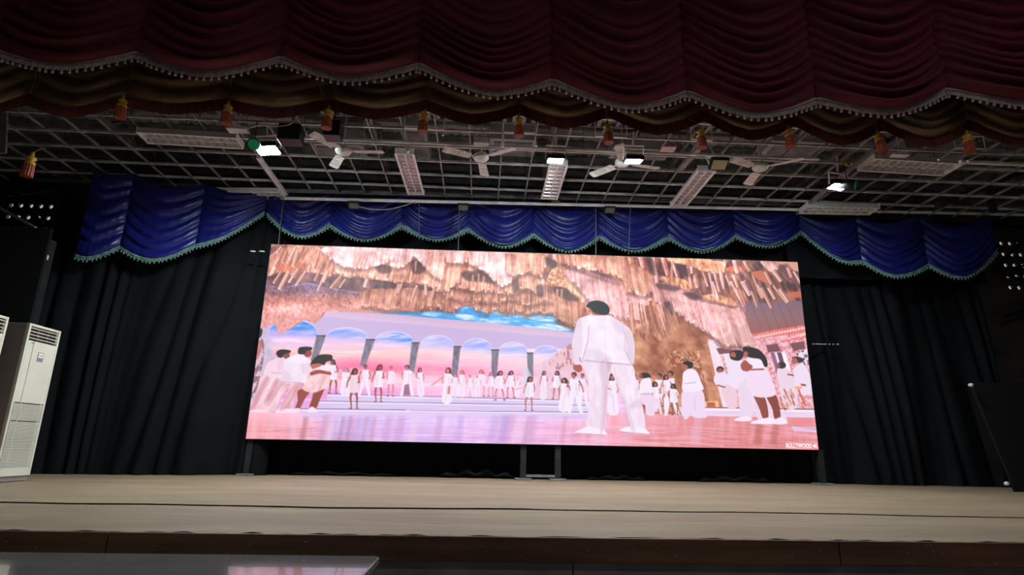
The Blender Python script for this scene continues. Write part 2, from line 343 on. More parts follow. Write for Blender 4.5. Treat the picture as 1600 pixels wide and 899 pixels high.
def paint_show(PX, PY):
    s = Picture(PX, PY); X, Y = PX, PY
    def mix(a, b, t): t = t[..., None]; return np.array(a, float)*(1-t)+np.array(b, float)*t
    def ramp(t, stops):
        out = np.zeros(t.shape+(3,)); xs = [q[0] for q in stops]
        for k in range(3): out[..., k] = np.interp(t, xs, [q[1][k] for q in stops])
        return out
    lean = .42*(X-830)/400
    U = X-lean*(Y-400)
    # --- sky seen beyond the arches
    n = s.fbm(X/55+20, Y/9, 3); n2 = s.fbm(X/90, Y/5, 11)
    sky = ramp(Y-.02*(X-640)+22*(n-.5)+10*(n2-.5), [(492, (92, 150, 240)), (510, (140, 150, 240)), (526, (222, 190, 246)), (540, (238, 200, 236)), (552, (255, 205, 205)),
        (566, (255, 160, 190)), (580, (250, 120, 165)), (592, (255, 200, 215)), (604, (255, 196, 222)), (616, (240, 160, 222)), (640, (232, 170, 230))])
    pale = np.clip((X-600)/170, 0, 1)
    sky = sky*(1-(.62*pale)[..., None])+ramp(Y+8*(n-.5), [(515, (190, 185, 250)), (535, (246, 225, 250)), (565, (250, 232, 246)), (585, (250, 200, 230)), (615, (250, 215, 240))])*(.62*pale)[..., None]
    sky += (np.clip(n2-.58, 0, 1)*130)[..., None]
    s.img[:] = sky
    top = ramp(s.fbm(X/26, (Y-.09*X)/4.5, 31), [(.3, (58, 150, 232)), (.5, (92, 180, 244)), (.66, (190, 225, 250)), (.8, (245, 240, 250))])
    s.fill([(600, 470), (900, 470), (900, 525), (600, 498)], top)
    # --- pale wall with the row of arches
    wall = ramp(Y-.086*(X-520)-485+3*(s.fbm(X/40, Y/4, 51)-.5), [(0, (212, 180, 214)), (10, (222, 190, 222)), (13, (204, 178, 222)), (40, (206, 182, 226)), (60, (222, 200, 236))])
    wl = [(398, 497), (520, 486), (600, 490), (680, 497.5), (780, 506), (840, 513), (905, 521), (905, 600), (832, 600)]
    arches = [(419, 496, 501, 524, 487, 640), (509, 575, 513, 532, 500, 620), (585, 645, 519.5, 537, 576, 620), (657, 708.5, 525, 543, 648, 622), (722, 768.5, 530, 548, 716, 622),
              (778, 824, 536, 553, 777, 622), (834, 873, 541, 556, 834, 622)]
    s.fill([(396, 497), (520, 486), (600, 490), (680, 497.5), (780, 506), (905, 521), (905, 545), (640, 545), (520, 545), (396, 540)], wall)
    hold = s.img.copy(); s.img[:] = sky.copy()
    sky2 = sky.copy()
    vi = np.clip((Y-508-.1*(X-420))/14, 0, 1)
    blue = ramp(s.fbm(X/30+9, (Y+.1*X)/5, 77), [(.3, (72, 130, 232)), (.52, (110, 170, 248)), (.7, (215, 200, 250))])
    sky2 = sky2*vi[..., None]+blue*(1-vi)[..., None]
    lav = ramp(s.fbm(X/30+9, (Y+.1*X)/5, 78), [(.3, (176, 176, 246)), (.55, (206, 196, 248)), (.75, (240, 222, 250))])
    kx = np.clip((X-600)/90, 0, .85)*np.where(X < 648, .15, 1.); kx = np.maximum(kx, np.where((X > 500) & (X < 580), .55, 0)); kx = np.where(X > 826, 1., kx)
    blue = blue*(1-kx)[..., None]+lav*kx[..., None]; sky2 = sky*vi[..., None]+blue*(1-vi)[..., None]
    s.img[:] = hold
    for (xl, xr, yt, ys, xb, yb) in arches:
        cx = (xl+xr)/2; rx = (xr-xl)/2; q = []
        for t in np.linspace(np.pi, 0, 16): q.append((cx+rx*np.cos(t), ys-(ys-yt)*np.sin(t)**.8))
        d = (xb-xl)
        q += [(xr+d*.9, 612), (xl+d, 612)]
        s.fill([(x, y-1.2) for x, y in q], (244, 226, 246)); s.fill(q, sky2)
    s.fill([(396, 508), (412, 512), (430, 560), (420, 620), (390, 640)], mix((188, 170, 205), (232, 210, 232), s.fbm(X/6, Y/9, 5)))
    s.sm([(398, 545), (410, 530), (412, 560), (400, 612), (388, 618)], mix((150, 110, 125), (225, 190, 210), (s.fbm(U/3.2, Y/9, 8) > .5)*1.))
    s.sm([(395, 537), (406, 532), (409, 545), (402, 562), (395, 560)], mix((180, 100, 105), (228, 150, 150), s.fbm(X/4, Y/4, 9)))
    s.sm([(402, 512), (410, 515), (408, 526), (400, 530)], (45, 45, 55))
    col = mix((92, 88, 108), (160, 150, 170), s.fbm(X/3, Y/7, 15))
    for (a, b, y0, c, d, y1) in [(494.5, 509, 525, 484, 493, 570), (572, 586, 531, 562, 571, 572), (643.5, 655, 536, 638, 647, 582), (709, 720, 542, 705, 714, 588), (768, 779.5, 547, 768, 776, 592), (823.5, 833, 552, 825, 833.5, 596)]:
        s.fill([(a, y0), (b, y0), (d, y1), (c, y1)], col, 1, 1.2)
        s.line(a-.5, y0, b+.5, y0, 1.8, (62, 58, 76))
    # sculpted screen at the right end of the arcade
    s.fill([(836, 572), (906, 535), (912, 626), (838, 622)], mix((222, 180, 205), (246, 214, 226), s.fbm(X/5, Y/5, 21)), .85, 3)
    s.sm([(858, 565), (880, 545), (896, 536), (905, 548), (905, 572), (872, 578)], mix((186, 120, 142), (238, 190, 202), (s.fbm(U/2.4, Y/6, 23) > .46)*1.), .9, 3)
    s.fill([(816, 575), (824, 574), (836, 600), (836, 622), (818, 620)], (214, 214, 228), .8, 2)
    # --- cave: brown wall to the right
    br = ramp(s.fbm(U/16, Y/18, 41)+.05*s.noise(U/2, Y/7, 6), [(.28, (150, 88, 68)), (.5, (194, 126, 98)), (.68, (214, 150, 120)), (.85, (232, 176, 148))])
    s.fill([(968, 470), (1070, 470), (1180, 520), (1190, 655), (1000, 655), (985, 600)], br)
    s.sm([(1045, 556), (1085, 552), (1098, 580), (1108, 640), (1088, 640), (1060, 600)], mix((120, 66, 46), (176, 104, 74), s.fbm(X/7, Y/9, 43)), .8, 5)
    for k in range(70):
        x = 1044+52*s.rs.rand(); y = 548+26*s.rs.rand(); an = s.rs.rand()*3
        s.line(x, y, x+7*math.cos(an), y+6*math.sin(an), 1.3, [(246, 190, 150), (226, 140, 110), (255, 214, 190)][k % 3], .75)
    for k in range(14):
        x = 1091+12*s.rs.rand(); y = 577+18*s.rs.rand(); s.line(x, y, x+2, y+6, 1.4, (238, 180, 150), .7)
    s.fill([(1099, 628), (1122, 627), (1124, 638), (1100, 638)], (255, 190, 140)); s.fill([(1104, 629), (1117, 629), (1118, 636), (1105, 636)], (190, 100, 70))
    # --- pavilion at the far right
    pv = ramp(s.fbm(X/3, Y/3, 61), [(.25, (206, 120, 130)), (.5, (240, 176, 186)), (.75, (252, 214, 224))])
    s.fill([(1105, 530), (1180, 525), (1262, 505), (1270, 642), (1132, 642)], pv)
    s.fill([(1106, 534), (1119, 530), (1136, 592), (1140, 640), (1130, 640)], mix((240, 200, 220), (255, 246, 255), s.fbm(X/2, Y/2.5, 63)))
    s.fill([(1119, 545), (1140, 541), (1146, 552), (1124, 554)], (128, 82, 92)); s.fill([(1130, 553), (1148, 552), (1158, 590), (1140, 590)], (236, 226, 240))
    s.fill([(1196, 537), (1214, 537), (1221, 549), (1200, 551)], (126, 80, 90)); s.fill([(1234, 537), (1257, 533), (1258, 545), (1240, 549)], (130, 84, 92))
    for (xa, xb, c) in [(1204, 1210, (150, 100, 130)), (1210, 1214, (230, 220, 240)), (1214, 1221, (110, 76, 104)), (1221, 1227, (250, 244, 255))]:
        s.fill([(xa, 551), (xb, 551), (xb+14, 600), (xa+14, 600)], c)
    s.fill([(1244, 552), (1262, 545), (1264, 570), (1252, 574)], mix((110, 84, 96), (236, 226, 240), (s.fbm(X/3, Y/3, 64) > .5)*1.))
    # soffit of the pavilion and its beaded edge
    sof = ramp(Y+8*s.fbm(U/10, Y/10, 66), [(440, (98, 84, 110)), (480, (136, 104, 124)), (500, (150, 106, 112)), (522, (160, 98, 98))])
    s.fill([(1150, 440), (1256, 440), (1258, 512), (1168, 524), (1160, 500)], sof)
    for x in (1176, 1190, 1205, 1220, 1233): s.line(x-6, 470, x+10, 516, 1., (92, 70, 86), .55, 2.)
    s.fill([(1168, 523), (1256, 508), (1258, 521), (1200, 527), (1172, 530)], mix((222, 96, 84), (250, 150, 140), s.fbm(X/3, Y/3, 67)))
    for i in range(19):
        x = 1178+i*4.4; y = 528-i*.86
        s.ell(x, y, 1.7, 1.9, (250, 222, 240), 1, 1.2)
    s.fill([(1180, 533), (1258, 520), (1259, 531), (1180, 542)], pv)
    for i in range(13): s.ell(1222+i*3, 533.5-i*.6+1.2*math.sin(i*2), 1.5, 2, (236, 84, 96), .8); s.ell(1223+i*3, 531-i*.6, 1, 1, (255, 225, 235), .8)
    # --- stone ceiling of the cave
    rk = lambda d, m, l, sx, sy, sd, am=1.: ramp(np.clip((s.fbm(U/sx, Y/sy, sd)-.5)*1.5*am+.5+.32*(s.noise(U/(sx*.32)+7, Y/(sy*.7), sd+9)-.5), 0, 1), [(.12, d), (.48, m), (.85, l)])
    tan = rk((166, 102, 90), (220, 154, 130), (248, 200, 176), 5, 20, 101)
    pink = rk((176, 112, 112), (226, 164, 156), (250, 206, 202), 8, 20, 121)
    pale = rk((206, 140, 138), (243, 194, 194), (255, 226, 232), 9, 17, 141)
    dark = rk((84, 58, 66), (116, 80, 86), (150, 102, 100), 10, 14, 161, .8)
    brown = rk((140, 84, 78), (194, 128, 108), (228, 166, 138), 5, 22, 181)
    low = [(395, 380), (395, 511), (407, 512), (420, 508), (431, 507), (434, 520), (440, 520), (450, 516), (463, 509), (478, 499), (490, 506), (501, 498), (509, 487), (525, 484), (549, 487), (571, 489), (596, 487), (616, 483.5), (654, 485), (659, 490), (664, 485),
           (680, 482), (695, 487), (708, 489), (716, 484), (725, 475), (737, 479), (742, 480), (746, 488), (750, 477), (755, 481), (761, 492), (768, 487), (773, 482), (780, 489), (793, 492), (799, 485), (812, 490), (824, 496), (831, 489), (850, 492),
           (855, 488), (861, 489), (867, 494), (871, 498), (871, 506), (880, 509), (896, 516), (925, 530), (985, 525), (988, 512), (1005, 530), (1012, 535), (1020, 522), (1030, 533), (1045, 524), (1052, 500), (1056, 488), (1067, 498), (1088, 513), (1104, 519), (1117, 530), (1125, 541), (1178, 543),
           (1178, 528), (1171, 518), (1163, 490), (1155, 476), (1256, 470), (1256, 380)]
    s.fill(low, brown)
    s.fill([(1150, 440), (1256, 440), (1258, 506), (1178, 522), (1170, 512), (1162, 488), (1150, 470)], sof)
    for x in (1180, 1194, 1208, 1222, 1235): s.line(x-8, 470, x+10, 514, 1., (92, 70, 86), .5, 2.)
    # dark hollows
    s.sm([(400, 425), (520, 428), (640, 445), (690, 452), (690, 472), (600, 466), (560, 458), (470, 456), (398, 450)], dark, 1, 6)
    s.fill([(398, 384), (520, 386), (525, 400), (480, 395), (424, 405), (410, 440)], dark, .8, 6)
    # left shelf
    sh = ramp(Y-452+14*(s.fbm(X/16, Y/9, 201)-.5), [(-4, (128, 98, 126)), (6, (140, 94, 102)), (18, (190, 120, 108)), (32, (228, 156, 146)), (50, (234, 160, 158))])
    sh = sh+((s.fbm(X/2.4, Y/3.2, 205, 3)-.5)*76)[..., None]
    s.sm([(398, 450), (440, 448), (475, 443), (498, 446), (520, 452), (560, 456), (566, 470), (600, 474), (640, 478), (680, 482), (654, 486), (596, 489), (549, 488), (509, 488), (500, 499), (490, 507), (478, 499), (450, 516), (436, 522), (431, 508), (406, 514), (396, 508)], sh, 1, 2)
    s.line(455, 447, 482, 443, 1.6, (180, 150, 196), .7); s.line(482, 443, 500, 447, 1.6, (180, 150, 196), .7); s.line(520, 451, 560, 458, 1.4, (176, 150, 190), .6)
    s.sm([(563, 458), (600, 452), (640, 470), (680, 468), (700, 480), (690, 486), (640, 484), (600, 475), (572, 470)], rk((120, 72, 70), (178, 112, 96), (214, 150, 122), 4, 18, 221), 1, 3)
    s.fill([(598, 466), (640, 470), (660, 482), (640, 480), (600, 474)], dark, .7, 4)
    # left hanging tan rock with slanted stalactites
    s.sm([(424, 398), (452, 386), (500, 387), (522, 420), (515, 432), (498, 428), (470, 422), (455, 430), (440, 425), (418, 432), (414, 420)], tan, 1, 2)
    s.sm([(490, 392), (512, 398), (530, 425), (518, 433), (500, 424), (480, 412)], brown, .8, 3)
    s.sm([(428, 413), (450, 412), (466, 408), (474, 420), (440, 424)], (214, 120, 92), .8, 3)
    bars = [(440, 386, 433, 394, 4.5), (462, 386, 452, 406, 5), (448, 392, 441, 410, 4), (465, 395, 458, 416, 6), (436, 403, 428, 417, 4), (440, 424, 428, 442, 4), (452, 424, 437, 452, 7), (458, 432, 452, 441, 4), (467, 420, 458, 433, 8), (478, 424, 463, 446, 4.5),
            (485, 415, 481, 424, 4), (499, 424, 492, 438, 3.6), (509, 426, 497, 454, 4), (512, 424, 505, 441, 5), (536, 428, 517, 450, 4.2), (540, 436, 531, 449, 3), (574, 436, 570, 448, 6), (624, 444, 618, 462, 5), (652, 446, 643, 470, 4), (665, 445, 666, 461, 4.2), (680, 448, 674, 470, 5), (628, 444, 622, 458, 4)]
    for i, (x0, y0, x1, y1, w) in enumerate(bars):
        c = [(220, 150, 136), (238, 178, 170), (202, 128, 108)][i % 3]
        s.line(x0, y0, x1, y1, w, c, .95); s.line(x0-w*.25, y0, x1-w*.25, y1, w*.4, (252, 214, 212), .6); s.line(x0+w*.4, y0, x1+w*.4, y1, w*.3, (130, 76, 74), .6)
        s.ell(x1, y1, w*.42, 1.2, (255, 226, 232), .8)
    # pale front masses, left to centre
    s.sm([(509, 386), (640, 390), (760, 396), (760, 420), (700, 440), (690, 455), (684, 458), (676, 448), (660, 446), (644, 441), (636, 446), (622, 445), (610, 440), (590, 438), (570, 437), (558, 432), (545, 435), (530, 428), (520, 410)], tan, 1, 1.6, 3)
    s.fill([(590, 416), (604, 414), (640, 414), (646, 404), (655, 411), (664, 418), (674, 437), (640, 440), (600, 430)], brown, .9, 3)
    s.fill([(642, 413), (646, 402), (655, 410), (662, 418), (668, 426), (655, 422)], dark, .85, 3)
    s.sm([(508, 386), (668, 391), (690, 396), (684, 420), (682, 446), (676, 440), (664, 418), (655, 409), (646, 402), (640, 414), (626, 420), (616, 423), (606, 412), (600, 418), (592, 413), (584, 414), (572, 422), (560, 420), (553, 424), (545, 416), (538, 420), (528, 418), (520, 405)], pale, 1, 1.6, 3)
    for (x, y0, y1, w) in [(553, 414, 422, 6), (545, 420, 433, 7), (614, 405, 421, 9), (603, 398, 417, 6), (686, 440, 456, 6), (700, 436, 452, 5)]:
        s.line(x, y0, x-1, y1, w, (250, 214, 214), .8, 2, w*.7)
    # centre
    s.sm([(684, 398), (752, 396), (750, 416), (740, 432), (725, 425), (716, 438), (706, 448), (700, 455), (688, 456), (684, 448)], rk((190, 124, 100), (232, 176, 144), (250, 208, 186), 5, 22, 241), 1, 2)
    s.fill([(722, 428), (734, 424), (750, 422), (766, 430), (776, 446), (770, 456), (704, 452), (712, 440)], rk((86, 56, 60), (160, 100, 82), (206, 140, 108), 3.5, 22, 251), 1, 3)
    s.fill([(724, 427), (738, 425), (764, 430), (770, 438), (740, 438)], dark, .75, 5)
    for (x, y0, y1, w) in [(739, 428, 447, 4), (746, 428, 450, 3), (755, 430, 452, 3), (715, 425, 446, 6), (731, 440, 456, 3)]: s.line(x, y0, x-1, y1, w, (228, 160, 128), .9, 1.4, w*.5)
    s.sm([(735, 414), (748, 412), (750, 424), (744, 434), (736, 428)], rk((200, 140, 116), (240, 190, 164), (255, 220, 206), 4, 12, 261), 1, 1.5)
    s.sm([(700, 452), (740, 455), (780, 452), (812, 440), (826, 452), (850, 446), (866, 452), (872, 470), (862, 490), (850, 490), (836, 484), (824, 492), (800, 484), (780, 486), (760, 484), (746, 482), (716, 474), (704, 462)], rk((140, 84, 76), (204, 138, 110), (240, 182, 148), 3.6, 24, 271), 1, 2.5)
    s.fill([(684, 456), (702, 454), (706, 470), (700, 484), (682, 480)], dark, .6, 4); s.fill([(800, 440), (808, 436), (812, 452), (804, 460)], dark, .8, 3)
    s.sm([(748, 397), (812, 398), (806, 434), (800, 441), (792, 449), (785, 452), (774, 445), (763, 430), (750, 416), (742, 406)], rk((216, 150, 140), (246, 200, 198), (255, 228, 234), 8, 24, 281), 1, 1.6)
    s.fill([(758, 398), (776, 398), (782, 406), (774, 430), (764, 414)], tan, .6, 5)
    s.sm([(786, 398), (850, 400), (852, 420), (846, 434), (836, 428), (818, 434), (806, 434), (798, 438), (790, 428)], rk((176, 104, 88), (228, 160, 136), (250, 204, 190), 3.4, 26, 291), 1, 2)
    s.sm([(808, 432), (830, 428), (842, 440), (840, 462), (826, 458), (814, 448)], rk((190, 120, 100), (226, 164, 136), (248, 200, 178), 4, 12, 301), 1, 2)
    s.sm([(830, 430), (846, 434), (852, 440), (846, 448), (836, 446)], (240, 196, 190), .9, 2)
    for k in range(46):
        x = 716+s.rs.rand()*155; y = 454+s.rs.rand()*22; L = 8+14*s.rs.rand(); w = 2+2.4*s.rs.rand()
        s.line(x, y, x+1, y+L, w, [(226, 158, 130), (190, 118, 96), (240, 186, 164), (150, 88, 76)][k % 4], .55, 1.2, w*.5)
    # right of centre
    s.fill([(851, 400), (872, 402), (880, 416), (888, 434), (880, 452), (852, 450), (850, 430)], rk((120, 74, 72), (186, 120, 100), (214, 150, 124), 7, 9, 311), 1, 3)
    s.fill([(851, 402), (862, 402), (876, 412), (870, 418), (854, 412)], dark, .8, 5)
    s.sm([(853, 440), (862, 422), (880, 418), (892, 428), (890, 446), (880, 450), (870, 446), (862, 455), (852, 446)], ramp(s.fbm(X/2, Y/2, 321, 3), [(.3, (170, 104, 84)), (.5, (220, 158, 122)), (.72, (250, 206, 170))]), 1, 2)
    s.fill([(864, 450), (880, 448), (890, 454), (896, 466), (912, 476), (880, 470), (866, 462)], dark, .85, 4)
    s.fill([(866, 460), (900, 464), (914, 474), (904, 500), (896, 516), (872, 500)], rk((130, 74, 66), (186, 112, 90), (224, 158, 126), 3, 20, 331), 1, 3)
    s.sm([(872, 400), (990, 404), (992, 440), (976, 444), (960, 433), (940, 426), (926, 424), (910, 421), (890, 416), (874, 414)], rk((136, 76, 66), (204, 132, 104), (236, 176, 142), 3.4, 24, 341), 1, 1.6)
    for (x, w, y1) in [(866, 6, 406), (896, 6, 414), (913, 4, 401), (929, 5, 403), (964, 7, 412)]: s.line(x, 398, x+1, y1, w, (250, 210, 206), .9, 1.2, w*.6)
    s.line(974, 402, 978, 428, 5, (226, 160, 140), .95)
    s.fill([(888, 416), (920, 421), (956, 431), (972, 446), (940, 436), (900, 424)], dark, .7, 4)
    s.sm([(884, 418), (900, 424), (940, 434), (972, 446), (992, 456), (1006, 480), (1004, 500), (990, 500), (972, 500), (940, 488), (918, 470), (903, 452), (894, 442), (886, 434)], rk((172, 108, 108), (226, 164, 158), (250, 204, 204), 3, 26, 351), 1, 1.8)
    s.sm([(908, 452), (920, 446), (936, 466), (928, 480), (914, 472)], (246, 206, 216), .75, 5)
    s.sm([(884, 440), (892, 440), (904, 452), (914, 466), (908, 474), (896, 466), (890, 456)], rk((190, 124, 96), (234, 178, 140), (252, 212, 186), 4, 12, 361), 1, 1.6)
    # far right ceiling with hanging boards
    s.fill([(985, 402), (1256, 408), (1256, 470), (1180, 474), (1110, 470), (1060, 450), (1020, 440), (990, 430)], rk((78, 52, 60), (138, 84, 78), (184, 118, 96), 7, 16, 371), 1, 3)
    s.sm([(978, 425), (1000, 420), (1018, 432), (1023, 448), (1020, 462), (1004, 464), (984, 458), (974, 448)], rk((156, 92, 76), (220, 156, 128), (246, 196, 172), 2.8, 24, 381), 1, 1.8)
    s.sm([(976, 452), (1000, 458), (1018, 468), (1010, 478), (990, 470)], pink, .9, 2)
    s.sm([(1022, 450), (1036, 441), (1062, 446), (1070, 456), (1086, 464), (1074, 480), (1066, 498), (1056, 488), (1046, 474), (1036, 482), (1024, 470)], rk((156, 98, 100), (206, 144, 140), (236, 184, 180), 9, 14, 391), 1, 2)
    s.sm([(1030, 433), (1060, 434), (1082, 446), (1076, 455), (1062, 450), (1040, 443)], rk((150, 90, 70), (206, 140, 108), (232, 170, 136), 3, 8, 401), 1, 2)
    s.sm([(1068, 458), (1086, 456), (1098, 466), (1130, 476), (1156, 482), (1164, 496), (1172, 518), (1178, 530), (1176, 546), (1126, 544), (1118, 532), (1104, 520), (1088, 514), (1076, 502), (1064, 484)], rk((176, 112, 112), (226, 160, 154), (248, 198, 196), 3, 20, 411), 1, 2)
    s.fill([(1070, 456), (1084, 455), (1092, 466), (1130, 474), (1154, 480), (1150, 484), (1100, 474), (1076, 470)], dark, .7, 4)
    s.sm([(1090, 466), (1110, 460), (1140, 466), (1152, 478), (1130, 476), (1104, 470)], rk((150, 90, 70), (214, 146, 110), (240, 182, 146), 3, 8, 421), 1, 2)
    s.sm([(1040, 404), (1110, 406), (1112, 422), (1098, 424), (1080, 416), (1062, 413)], rk((186, 116, 88), (232, 166, 128), (250, 200, 168), 8, 8, 431), 1, 2)
    s.fill([(1100, 407), (1136, 409), (1131, 426), (1112, 428)], rk((190, 120, 92), (230, 166, 130), (246, 194, 162), 5, 20, 441), 1, 1.5)
    s.sm([(1188, 408), (1214, 408), (1216, 420), (1204, 425), (1196, 418)], pink, 1, 1.5); s.sm([(1212, 409), (1246, 409), (1250, 424), (1232, 420), (1222, 414)], (226, 160, 140), 1, 1.5)
    s.fill([(1214, 416), (1230, 412), (1240, 424), (1250, 430), (1252, 446), (1226, 436)], dark, .85, 4)
    for (p, c) in [([(1136, 418), (1156, 416), (1158, 424), (1138, 424)], (232, 116, 74)), ([(1174, 426), (1192, 424), (1204, 440), (1196, 442), (1180, 434)], (216, 118, 86)), ([(1231, 458), (1252, 456), (1254, 465), (1232, 464)], (206, 110, 88))]: s.sm(p, c, .9, 1.5)
    bars2 = [(1000, 402, 1006, 419, 8), (1020, 402, 1027, 444, 6.5), (1036, 402, 1044, 431, 8), (1050, 408, 1058, 433, 4.5), (1074, 416, 1080, 445, 5), (1080, 416, 1081, 428, 5), (1086, 430, 1090, 450, 7), (1098, 424, 1106, 448, 3.5), (1108, 426, 1116, 462, 4), (1113, 440, 1123, 468, 4),
             (1116, 424, 1124, 456, 4), (1126, 424, 1131, 452, 6), (1132, 406, 1134, 414, 3), (1147, 407, 1152, 427, 7), (1134, 430, 1142, 448, 4), (1142, 440, 1158, 470, 5), (1146, 430, 1164, 478, 6), (1160, 440, 1172, 462, 8), (1163, 408, 1172, 424, 7), (1174, 455, 1183, 480, 3), (1176, 430, 1190, 466, 3.5),
             (1184, 445, 1193, 466, 3), (1190, 450, 1206, 482, 6), (1201, 450, 1211, 468, 6), (1208, 446, 1230, 474, 4), (1218, 452, 1232, 472, 5), (1196, 425, 1206, 445, 6), (1208, 422, 1221, 440, 8), (1231, 418, 1237, 434, 6), (1240, 424, 1252, 444, 4), (1150, 450, 1162, 480, 4)]
    for i, (x0, y0, x1, y1, w) in enumerate(bars2):
        c = [(214, 142, 120), (236, 172, 166), (200, 128, 104), (226, 158, 142)][i % 4]
        s.line(x0, y0, x1, y1, w, c, .96, .9, w*.8); s.line(x0-w*.28, y0, x1-w*.28, y1, w*.3, (252, 210, 212), .7); s.line(x0+w*.45, y0, x1+w*.45, y1, w*.3, (110, 66, 70), .6)
    def curtain(top, bot, pal, w, jit=5., tip=.5, a=1., sh_=.5):
        tx, ty = zip(*top); bx, by = zip(*bot); x = bx[0]; x1 = bx[-1]; r = s.rs.rand
        xs_ = []
        while x < x1: xs_.append(x); x += w*(.5+.5*r())
        s.rs.shuffle(xs_)
        for (p, q_) in zip(bot, bot[1:]): s.line(p[0], p[1]+2, q_[0], q_[1]+2, 6, (84, 52, 56), sh_, 6)
        for x in xs_:
            ww = w*(.5+1.3*r()**2); y1 = np.interp(x, bx, by)+jit*(r()-.6); y0 = np.interp(x, tx, ty)-2*r(); k = .42*(x-830)/400; L = y1-y0
            if L < 4: continue
            q = lambda u, v: (x-k*L*(1-v)+u*ww, y0+L*v)
            t = r(); c0 = np.array(pal[1])*(1-t)+np.array(pal[0] if r() < .35 else pal[2])*t
            m = .3*(r()-.5); b1 = .42+.2*r(); b2 = .3+.25*r(); av = a*(.55+.45*r())
            s.fill(smooth_pts([q(-.5+m, 0), q(.5+m, 0), q(b1, .35), q(b2+.1, .7), q(.36, 1-.35*ww/L), q(0, 1), q(-.36, 1-.35*ww/L), q(-b2, .65), q(-b1-.1, .3)], 3), c0, av, 1.4)
            s.line(*q(-.2+m, .1), *q(-.2, .93), ww*.3, pal[3], .15+.35*r(), 1.8); s.line(*q(.42+m, .0), *q(.4, .9), max(.8, ww*.2), pal[0], .2+.4*r(), 1.4)
            s.line(*q(m, 0), *q(0, .3), ww*.9, pal[0], .3, L*.25+1)
            if r() < tip: s.ell(*q(0, 1-.3*ww/L), ww*.36, ww*.3, pal[3], .7, 1.4)
    pT = ((178, 112, 96), (222, 158, 132), (242, 190, 162), (254, 218, 200)); pP = ((208, 148, 140), (240, 190, 184), (250, 210, 208), (255, 232, 236)); pB = ((130, 80, 74), (186, 122, 102), (216, 154, 128), (240, 188, 162)); pK = ((184, 122, 120), (224, 164, 158), (240, 190, 186), (252, 216, 216))
    # back to front: brown, tan, pale
    curtain([(560, 456), (640, 452), (700, 462), (780, 456), (850, 452), (900, 468)], [(566, 478), (600, 484), (654, 486), (664, 482), (680, 482), (708, 488), (725, 474), (746, 484), (761, 490), (773, 482), (793, 490), (812, 488), (824, 494), (840, 488), (851, 491), (862, 488), (872, 500), (896, 514)], pB, 5.5, 7)
    curtain([(690, 440), (780, 440), (850, 446), (880, 456)], [(690, 462), (720, 470), (750, 472), (780, 474), (800, 468), (830, 478), (850, 472), (876, 476)], pB, 4.5, 10)
    curtain([(640, 410), (675, 425)], [(625, 440), (648, 441), (672, 446)], pB, 5, 4)
    curtain([(720, 424), (780, 428)], [(704, 448), (740, 455), (776, 456)], pT, 4, 6)
    curtain([(512, 392), (560, 404), (640, 412)], [(522, 428), (545, 433), (560, 431), (575, 436), (600, 438), (622, 443), (640, 443)], pT, 6, 4)
    curtain([(655, 396), (700, 396), (722, 398)], [(660, 444), (684, 455), (700, 452), (714, 444), (722, 424)], pT, 6, 8)
    curtain([(735, 404), (752, 406)], [(735, 428), (742, 434), (752, 424)], pT, 5, 3)
    curtain([(774, 434), (800, 432), (850, 430)], [(780, 456), (800, 462), (820, 452), (846, 460)], pT, 5, 8)
    curtain([(508, 386), (600, 389), (690, 392)], [(516, 404), (535, 417), (552, 420), (575, 420), (590, 414), (606, 413), (618, 421), (632, 416), (646, 404), (656, 411), (668, 424), (680, 434), (690, 438)], pP, 8, 5)
    curtain([(676, 392), (760, 396), (812, 398)], [(700, 412), (730, 412), (748, 418), (762, 428), (774, 442), (786, 449), (797, 442), (808, 430)], pP, 8, 4)
    curtain([(786, 398), (852, 400)], [(790, 428), (808, 430), (826, 426), (846, 433), (852, 418)], pT, 4.5, 6)
    # right of centre
    curtain([(866, 458), (916, 468)], [(868, 498), (884, 506), (900, 510), (912, 490)], pB, 4, 8)
    curtain([(886, 417), (930, 428), (972, 445), (1006, 470)], [(889, 436), (904, 450), (918, 468), (940, 486), (970, 496), (1004, 500)], pK, 4.5, 7)
    curtain([(872, 400), (992, 404)], [(876, 413), (910, 420), (940, 424), (962, 432), (984, 442)], pT, 5, 5)
    curtain([(976, 420), (1000, 416), (1020, 428)], [(980, 456), (1000, 462), (1012, 463), (1022, 452)], pT, 4.5, 5)
    curtain([(1030, 446), (1060, 446), (1082, 462)], [(1026, 470), (1038, 482), (1052, 486), (1066, 496), (1078, 486)], pK, 7, 5)
    curtain([(1070, 462), (1110, 474), (1160, 484)], [(1074, 500), (1090, 512), (1106, 519), (1120, 531), (1130, 540), (1176, 541)], pK, 5, 5)
    for (p, q_) in [((884, 418), (970, 446)), ((1068, 458), (1150, 482))]: s.line(p[0], p[1], q_[0], q_[1], 3, (96, 62, 66), .6, 5)
    rz = np.clip((np.interp(X, [395, 500, 560, 870, 990, 1056, 1120, 1180], [505, 492, 484, 492, 520, 486, 535, 500])-Y)/6, 0, 1)*(X < 1165)
    g = s.fbm(X/5, Y/6, 701, 3)-.5; g2 = s.fbm(U/2.2, Y/9, 711, 2)-.5; g3 = s.fbm(X/26, Y/16, 721, 2)-.5
    s.img *= (1+(rz*(.34*g+.26*g2+.42*g3))[..., None]*np.array((.8, 1., 1.05)))*(1+rz[..., None]*np.array((.13, .12, .15)))
